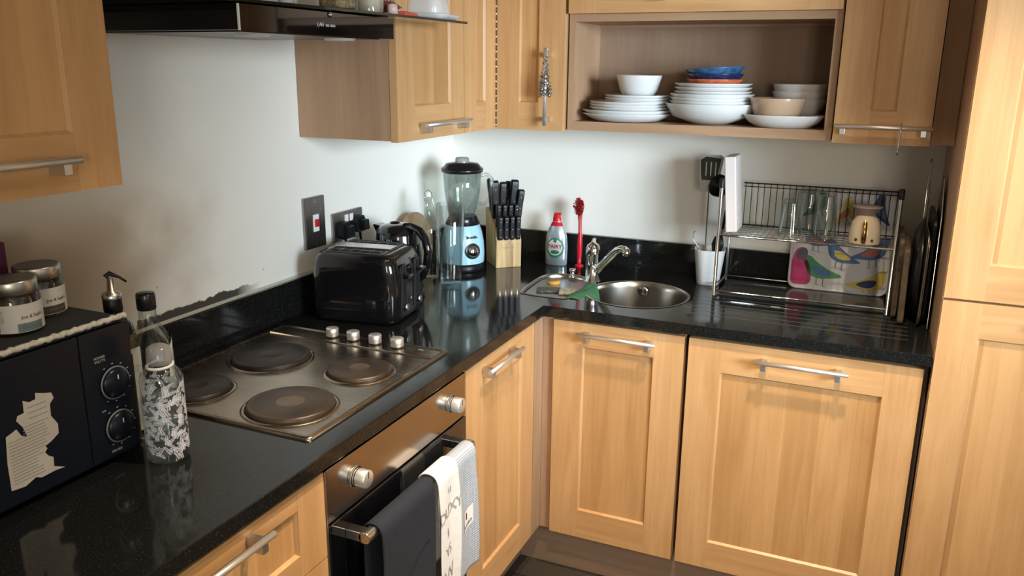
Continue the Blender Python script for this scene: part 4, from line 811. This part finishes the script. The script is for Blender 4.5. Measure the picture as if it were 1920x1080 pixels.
# ------------------------------------------------------------ boards and pans by the tall unit
def slab(name, x, y0, y1, z1, th, m_, lab, cat, lean=0.03, r=.02, bev=.002):
    b = MB(); b.prism(rrect(y0 - y0, y1 - y0, 0, z1, r), 0, th, 'x'); return top(name, b, m_, lab, cat, (x, y0, .9012), rot=(0, lean, 0), bevel=bev, fixn=True)
slab('chopping_board', 1.5560, -.300, -.06, .232, .013, BOARDM, 'mosaic-patterned board standing next to the dish rack', 'chopping board', 0, .015)
b = MB(); b.prism(rrect(0, .26, 0, .215, .012), 0, .016, 'x'); top('chopping_board', b, BOARDM2, 'thick brown mottled board second from the dish rack', 'chopping board', (1.5725, -.350, .9010), rot=(0, -.02, 0), bevel=.003, fixn=True)
b = thing('frying_pan', 'black frying pan stood on edge beside the wooden board', 'frying pan', (1.5935, -.235, 1.0435), rot=(0, math.radians(90), 0))
part('pan', MB().lathe([(.0001, 0), (.110, 0), (.142, .018), (.140, .020), (.108, .003), (.0001, .003)], 48), BLKS, b, fixn=True)
slab('baking_tray', 1.6215, -.362, -.08, .260, .0030, STEEL, 'thin silver baking tray standing right of the frying pan', 'baking tray', 0, .03, .0008)
slab('baking_tray', 1.6255, -.355, -.08, .245, .0030, CHROMED, 'second silver baking tray behind the first one', 'baking tray', .0, .03, .0008)
slab('oven_tray', 1.6310, -.330, -.06, .300, .010, BLKM, 'black oven tray leaning between silver trays and tall unit', 'oven tray', .0, .03)
b = thing('grill_pan', 'dark flat pan with silver edge against the tall unit', 'grill pan', (1.6455, -.370, .9012)); part('plate', MB().prism([(0, 0), (.20, 0), (.22, .33), (.17, .40), (.13, .40), (.03, .31)], 0, .004, 'x'), BLKS, b, bevel=.001); part('edge_wire', MB().tube([(.002, 0, .003), (.001, .03, .31), (.002, .13, .40)], .0013, 8), CHROMED, b)
b = thing('skewer_handle', 'long thin metal handle rising above the baking trays', 'handle', (1.6168, -.20, .9)); part('rod', MB().tube([(-.001, 0, .008), (.0, 0, .25), (-.004, .0, .440), (-.007, .0, .448), (-.009, 0, .440), (-.006, 0, .26)], .0022, 8), CHROMED, b)

# ------------------------------------------------------------ crockery in the open unit
def plate_prof(r, h, foot=.55):
    return [(.0001, .004), (r * foot, .004), (r * .72, .007), (r, h), (r, h - .003), (r * .74, .002), (r * foot, 0), (.0001, 0)]
def plate(x, y, z, r, h, lab, m_=CER, g='plates in the left stack', n=48, foot=.55): return top('plate', MB().lathe(plate_prof(r, h, foot), n), m_, lab, 'plate', (x, y, z), group=g, fixn=True)
def bowlp(r, h, f=.45, th=.004): return [(.0001, .006), (r * f, .006), (r * .8, h * .45), (r - th * .5, h), (r, h), (r + .0005, h - .002), (r * .84, h * .38), (r * f + .004, .0), (.0001, 0)]
def cbowl(x, y, z, r, h, lab, m_=CER, g='bowls', f=.45, name='bowl', rot=None, sx=1, sy=1): return top(name, MB().lathe(bowlp(r, h, f), 48, sx=sx, sy=sy), m_, lab, 'bowl', (x, y, z), group=g, rot=rot, fixn=True)
ZS = 1.4205; xa = .722; ya = -.178
plate(xa, ya, ZS, .142, .026, 'lowest large white dinner plate of the left stack', foot=.62); plate(xa, ya, ZS + .0085, .142, .028, 'second large white dinner plate from bottom of left stack', foot=.62)
for k, lb in enumerate(('lowest of three medium white plates in the left stack', 'middle of three medium white plates in the left stack', 'top one of three medium white plates in left stack')): plate(xa + .008, ya, ZS + .0215 + k * .0085, .128, .024, lb)
for k, lb in enumerate(('lowest of three small white side plates, left stack', 'middle of three small white side plates, left stack', 'top small white side plate under the white bowl')): plate(xa + .032, ya, ZS + .0475 + k * .0085, .103, .018, lb)
cbowl(xa + .037, ya - .01, ZS + .070, .071, .072, 'deep white bowl on top of the left plate stack', f=.55, g='bowls topping the stacks')
xb = .987; yb = -.178
cbowl(xb, yb, ZS, .140, .062, 'widest white bowl at the bottom of the middle stack', f=.36, g='middle stack crockery')
for k, lb in enumerate(('lowest of the three stacked white pasta bowls, middle stack', 'second of the three stacked white pasta bowls, middle stack', 'topmost of the three stacked white pasta bowls, middle stack')): cbowl(xb, yb, ZS + .034 + k * .0105, .127, .036, lb, f=.5, g='middle stack crockery')
for k, lb in enumerate(('lowest white side plate above the pasta bowls', 'middle white side plate above the pasta bowls', 'top white side plate below the orange bowl')): plate(xb + .002, yb, ZS + .077 + k * .0115, .116, .022, lb, g='middle stack crockery')
cbowl(xb + .006, yb, ZS + .106, .084, .028, 'small orange patterned bowl under the navy one', WORG, f=.6, g='painted bowls on the middle stack'); cbowl(xb + .004, yb, ZS + .116, .086, .034, 'navy patterned bowl between the orange and blue bowls', WNAV, f=.6, g='painted bowls on the middle stack'); cbowl(xb + .006, yb, ZS + .133, .088, .034, 'tilted blue patterned bowl on top of the middle stack', WBLU, f=.6, g='painted bowls on the middle stack', rot=(0, math.radians(-4), 0))
xc_ = 1.213
cbowl(1.205, -.215, ZS, .118, .036, 'white oval serving dish under the tan bowl', CERW, f=.62, g='right stack crockery', name='serving_dish', sy=.72)
cbowl(1.186, -.215, ZS + .0115, .080, .072, 'tan brown bowl sitting in the serving dish', TAN, f=.5, g='right stack crockery')
for k, lb in enumerate(('lowest of three white bowls stacked behind the tan bowl', 'middle of three white bowls stacked behind the tan bowl', 'top one of three white bowls behind the tan bowl')): cbowl(1.237, -.115, ZS + .018 + k * .021, .080, .062, lb, CERW, f=.5, g='white bowls behind the tan bowl')

# ------------------------------------------------------------ microwave and things on it
t = thing('microwave', 'black microwave oven with torn paper label on its door', 'microwave', (.16, -2.03, .9))
part('body', MB().box(.025, .292, -2.270, -1.802, .912, 1.152), NAVY, t, bevel=.004, world=True)
fd = part('door', MB().box(.2925, .302, -2.270, -1.905, .914, 1.150), NAVY, t, bevel=.002, world=True); part('window', MB().box(.3022, .3026, -2.24, -1.955, .955, 1.110), NAVY, fd, world=True)
cp = part('control_panel', MB().box(.2925, .302, -1.9035, -1.802, .914, 1.150), NAVY, t, bevel=.002, world=True)
for z, lb in ((1.049, 0), (.968, 1)):
    M_ = Matrix.Translation((.302, -1.8445, z)) @ Matrix.Rotation(math.pi / 2, 4, 'Y')
    k = part('dial', MB().lathe([(.0275, 0), (.0275, .004), (.024, .010), (.0001, .011)], 36, M_), NAVY, cp, world=True); part('dial_ring', MB().lathe([(.0275, .0042), (.0295, .0045), (.0300, .0030)], 40, M_), pm('ring_grey', (.16, .18, .18), .35), k, world=True)
    part('dial_pointer', MB().box(.3133, .3138, -1.8455, -1.8435, z + .008, z + .016), WPRINT, k, world=True)
    q = MB()
    for j in range(9):
        a = math.radians(-30 + j * 30); y, zz = -1.8445 + .0345 * math.sin(a), z + .0345 * math.cos(a)
        if y < -1.806: q.box(.3022, .3025, y - .0018, y + .0018, zz - .0008, zz + .0008)
    part('dial_marks', q, GPRINT, cp, world=True)
part('panel_lettering', text('POWER\nWATTS', .0065, plane((.3023, -1.868, 1.098), (0, 1, 0), (0, 0, 1)), thick=.0002), GPRINT, cp, world=True); part('panel_lettering', text('min', .006, plane((.3023, -1.872, 1.005), (0, 1, 0), (0, 0, 1)), thick=.0002), GPRINT, cp, world=True); part('panel_lettering', text('MW 800', .006, plane((.3023, -1.855, .925), (0, 1, 0), (0, 0, 1)), thick=.0002), GPRINT, cp, world=True)
lab = [(-2.048, 1.031), (-2.038, 1.034), (-2.030, 1.037), (-2.023, 1.023), (-2.014, 1.018), (-2.019, 1.036), (-2.028, 1.050), (-2.025, 1.057), (-2.014, 1.058), (-2.013, 1.078), (-2.003, 1.072), (-1.992, 1.073), (-1.991, 1.083), (-1.975, 1.077), (-1.964, 1.074), (-1.961, 1.064), (-1.969, 1.056), (-1.970, 1.036), (-1.960, 1.018), (-1.961, 1.002), (-1.975, .994), (-1.987, .990), (-1.984, .985), (-1.989, .980), (-1.984, .972), (-1.976, .966), (-1.977, .950), (-1.958, .940), (-1.975, .942), (-2.001, .941), (-2.010, .946), (-2.029, .939), (-2.052, .942), (-2.052, .988)]
lp = part('torn_label', MB().prism(lab, .3022, .3028, 'x'), PAPER, fd, world=True); q = MB(); rnd = random.Random(5)
for k in range(17):
    z = .950 + k * .0053
    y1 = -1.985 if z < .965 else (-1.992 if z < .99 else -1.975); q.box(.3029, .3031, -2.046 + (0.0 if z < 1.02 else .026), y1 - rnd.random() * .012, z - .0006, z + .0006)
for k in range(3): q.box(.3029, .3031, -2.008, -1.975, 1.045 + k * .009, 1.0462 + k * .009)
part('label_print', q, pm('faded_text', (.26, .24, .21), .8), lp, world=True)
q = MB(); [q.box(x, x + .02, y, y + .02, .9003, .912) for x in (.05, .25) for y in (-2.24, -1.84)]; part('feet', q, BLKM, t, world=True)
t = thing('felt_mat', 'dark grey felt mat with cream rope edge on the microwave', 'mat', (.16, -2.03, 1.1525)); part('felt', MB().box(.03, .300, -2.262, -1.808, 1.1528, 1.160), MATG, t, bevel=.002, world=True)
q = MB(); q.tube([(.304 + .001 * math.sin(k * 1.7), -2.262 + k * .0062, 1.1625 + .001 * math.cos(k * 2.1)) for k in range(74)], [.0045 + .0010 * (k % 2) for k in range(74)], 8); part('rope_edge', q, ROPE, t, world=True, label='cream cotton rope edge')
def jar(x, y, lab_, m_band, rz):
    j = thing('sauce_jar', lab_, 'jar', (x, y, 1.1605), rz)
    part('glass', MB().lathe([(.0001, .001), (.037, .001), (.0395, .006), (.0395, .058), (.035, .066), (.034, .070)], 40), glassmat('jar_glass', (.7, .65, .6), .1), j)
    part('contents', MB().lathe([(.0001, .004), (.0375, .004), (.0378, .056), (.034, .064), (.0001, .066)], 40), SAUCE, j)
    ld_ = part('lid', MB().lathe([(.0362, .066), (.0372, .067), (.0372, .086), (.036, .0885), (.034, .0892)], 40), TIN, j); part('lid_top', MB().lathe([(.034, .0890), (.0001, .0893)], 40), TINTOP, ld_)
    def cyl_patch(a0, a1, z0, z1, r): 
        return MB().grid(lambda u, v: (r * math.cos(a0 + (a1 - a0) * u), r * math.sin(a0 + (a1 - a0) * u), z0 + (z1 - z0) * v), 30, 1)
    lb_ = part('paper_label', cyl_patch(-3.1, 1.5, .006, .052, .0399), PAPERW, j)
    part('label_band', cyl_patch(-.50, .55, .007, .021, .0402), m_band, lb_)
    def bend(p): a_ = p.x / .0402; return Vector((.0404 * math.cos(a_), .0404 * math.sin(a_), p.z))
    part('brand_lettering', text("Joe & Seph's", .0078, plane((.006, 0, .031), (1, 0, 0), (0, 0, 1)), fn=bend, thick=.0002), BPRINT, lb_)
    part('small_print', text("CARAMEL SAUCE", .0042, plane((.002, 0, .014), (1, 0, 0), (0, 0, 1)), fn=lambda p: bend(p) * 1.004 if False else Vector((bend(p).x * 1.006, bend(p).y * 1.006, p.z)), thick=.0001), GPRINT, lb_)
    part('barcode', cyl_patch(-1.45, -1.15, .008, .018, .0402), pm('barcode_grey', (.22, .21, .2), .6, noise=.8, nscale=400), lb_)
    part('nutrition_print', cyl_patch(-1.42, -.95, .022, .044, .0401), pm('pale_print', (.46, .44, .40), .7, noise=.3, nscale=300), lb_)
jar(.215, -1.943, 'glass sauce jar with teal label band, nearer the left edge', TEAL, math.radians(-5)); jar(.165, -1.842 - .018, 'glass sauce jar with dark brown label band', BRN, math.radians(-5))
top('plum_box', MB().box(-.04, .04, -.06, .06, 0, .125), PLUM, 'plum coloured box at the back of the microwave top', 'box', (.075, -1.935, 1.1605), .05, bevel=.002)
# oil bottle with pourer
t = thing('oil_bottle', 'dark square oil bottle with metal pourer beside the microwave', 'bottle', (.226, -1.7655, .9))
part('glass', MB().lathe([(.0001, 0), (.024, 0), (.027, .004), (.027, .20), (.024, .222), (.013, .242), (.0125, .262)], 28, sq=.5), OILM, t)
part('collar', MB().lathe([(.0155, .246), (.0165, .250), (.0165, .272), (.0150, .274)], 24), BLKM, t)
pr = part('pourer', MB().lathe([(.0170, .272), (.0175, .277), (.015, .282), (.0075, .286), (.0055, .31), (.0001, .31)], 24), STEEL, t); part('pourer_flap', MB().tube([(-.004, -.006, .312), (.0, 0, .318), (.010, .012, .310), (.018, .020, .300)], [.005, .005, .0025, .002], 8), BLKM, pr)
lb_ = part('label_strip', MB().box(.0262, .0275, .000, .0255, .012, .175), PAPERW, t, bevel=.0); 
q = text('EXTRA\nOIL', .008, plane((.0278, .013, .135), (0, 1, 0), (0, 0, 1)), thick=.0001); part('label_print', q, GPRINT, lb_)
# clear bottle
t = thing('clear_bottle', 'clear glass spirit bottle with black screw cap by the hob', 'bottle', (.284, -1.7425, .9), .2)
part('glass', MB().lathe([(.0001, .001), (.034, .001), (.0365, .005), (.0365, .165), (.034, .190), (.022, .215), (.0145, .230), (.0135, .256)], 36, sq=.2), GLASSG, t)
part('cap', MB().lathe([(.0001, .284), (.0155, .283), (.0168, .280), (.0168, .254), (.0155, .252)], 28), BLKS, t)
part('back_label', MB().grid(lambda u, v: (.0360 * math.cos(-2.9 + .9 * u), .0360 * math.sin(-2.9 + .9 * u), .01 + .165 * v), 10, 1), pm('lilac_label', (.55, .54, .60), .5), t)
part('front_label', MB().grid(lambda u, v: (.0372 * math.cos(-.1 + .8 * u), .0372 * math.sin(-.1 + .8 * u), .10 + (.080 + .02 * u) * v), 10, 1), pm('white_paper', (.66, .65, .62), .5), t)
# leaf-print bottle
t = thing('leaf_print_bottle', 'clear bottle with white leaf print and frosted cap', 'bottle', (.365, -1.800, .9))
part('glass', MB().lathe([(.0001, .001), (.032, .001), (.0355, .005), (.0360, .15), (.034, .162), (.025, .172), (.021, .176)], 44), GLASS, t)
q = MB(); rnd = random.Random(11)
def onc(a_, z_): return Vector((.0364 * math.cos(a_), .0364 * math.sin(a_), z_))
for k in range(300):
    a0 = rnd.uniform(0, 6.283); z0 = .014 + .128 * (k / 300) + rnd.uniform(-.004, .004); th = rnd.uniform(-.9, 2.4); cv = rnd.uniform(-.25, .25); ax, az = a0 * .0364, z0
    for j in range(8):
        th += cv * .5; ax += .0024 * math.cos(th); az += .0024 * math.sin(th)
        if az > .152 or az < .008: break
        for sd in (-1, 1):
            ph = th + sd * .95; ln, wd = .0050 - .0003 * j, .0010; c_, s_ = math.cos(ph), math.sin(ph)
            P4 = [(0, 0), (ln * .5, wd), (ln, 0), (ln * .5, -wd)]
            q._f([q.b.verts.new(onc((ax + x * c_ - y * s_) / .0364, az + x * s_ + y * c_)) for x, y in P4])
lf = part('leaf_print', q, pm('white_leaf_ink', (.74, .76, .84), .6), t); lf['kind'] = 'stuff'
part('water', MB().lathe([(.0001, .006), (.0335, .006), (.0340, .12), (.0001, .12)], 36), WATER, t)
part('neck_ring', MB().tube([(.0215 * math.cos(k * .262), .0215 * math.sin(k * .262), .176 + .0015 * math.sin(k * .262)) for k in range(24)], .0028, 8, closed=True), WPL, t)
part('cap', MB().lathe([(.0205, .180), (.0212, .184), (.0200, .208), (.012, .213), (.0001, .214)], 32), CAPG, t)

# ------------------------------------------------------------ towels over the oven handle
def towel(name, y0, y1, zb, zback, lab_, m_, wav, off, amp=.004, flare=0, seed=0):
    """off: distance of the front sheet from the bar"""
    R = .016 + off; bx_, bz = .647, .700
    def X(y, z, k=0):
        dn = (bz - z); return bx_ + R + .002 + min(dn, .25) * (.02) + amp * min(1, dn / .08) * (math.sin((y + seed) * wav) + .4 * math.sin((y + seed) * wav * 2.3 + z * 9))
    Lf_, Lb_ = bz - zb, bz - zback; arc = math.pi * R; tot = Lf_ + arc + Lb_
    def fn(u, v):
        s = v * tot; 
        if s < Lb_: z = zback + s; x = bx_ - R; 
        elif s < Lb_ + arc: a = math.pi - (s - Lb_) / R; x = bx_ + R * math.cos(a); z = bz + R * math.sin(a) * .8
        else: z = bz - (s - Lb_ - arc); x = None
        k_ = max(0, (bz - z)) if x is None else 0
        ym = (y0 + y1) / 2; y = ym + (y0 + (y1 - y0) * u - ym) * (1 + flare * k_) + .006 * math.sin(z * 11 + seed) * (k_ > 0) * min(1, k_ / .1)
        if x is None: x = X(y, z)
        return (x, y, z)
    mb = MB().grid(fn, 26, 90); o = part(name, mb, m_); s = o.modifiers.new('s', 'SOLIDIFY'); s.thickness = .0025; s.offset = 0
    return o, X
o, _ = towel('tea_towel', -1.583, -1.372, .330, .42, '', NAVYT, 14, .004, .003, .06); tag(o, 'dark navy tea towel over the near end of the oven handle', 'towel', 'towels on the oven handle')
q = MB(); q.tube([(_(y, z) + .0020, y, z) for y, z in [(-1.40 - .17 * k / 12, .585 - .022 * k / 12 * 6 * (k / 12)) for k in range(13)]], .0016, 6); part('stitched_fold', q, pm('navy_stitch', (.006, .008, .014), .9), o)
o, X_ = towel('tea_towel', -1.362, -1.268, .30, .45, '', WHT, 46, .008, .004, .10, 1.0); tag(o, 'white tea towel with grey script in the middle of handle', 'towel', 'towels on the oven handle')
def ow(p): return Vector((X_(p.y, p.z) + .0026, p.y, p.z))
for s, y, z, sz in (('u', -1.310, .665, .030), ('DUXY', -1.312, .612, .040), ('II', -1.322, .560, .030), ('YS', -1.322, .515, .034), ('W', -1.322, .455, .050), ('v', -1.322, .39, .03)):
    q = text(s, sz, plane((.70, y, z), (0, 1, .12), (0, -.1, 1)), fn=ow, thick=.0001, sp=.9); part('script_print', q, LPRINT, o, world=False)
o, X_ = towel('tea_towel', -1.264, -1.168, .395, .48, '', WAF, 38, .003, .004, .12, 2.0); tag(o, 'grey-blue waffle tea towel with white label at far end', 'towel', 'towels on the oven handle')
q = MB().grid(lambda u, v: ow(Vector((0, -1.232 + .043 * u, .505 + .050 * v + .012 * u))), 8, 8); part('sewn_label', q, pm('label_white', (.85, .85, .85), .8), o, label='white sewn label'); lo = [c for c in o.children][0]
q = text('SHARIS', .0125, plane((.70, -1.213, .522), (0, 1, .25), (0, -.2, 1)), fn=lambda p: ow(p) + Vector((.0008, 0, 0)), thick=.0001); part('label_lettering', q, BPRINT, lo)
part('label_emblem', MB().grid(lambda u, v: ow(Vector((0, -1.222 + .007 * u, .535 + .018 * v))) + Vector((.0006, 0, 0)), 3, 3), BPRINT, lo)
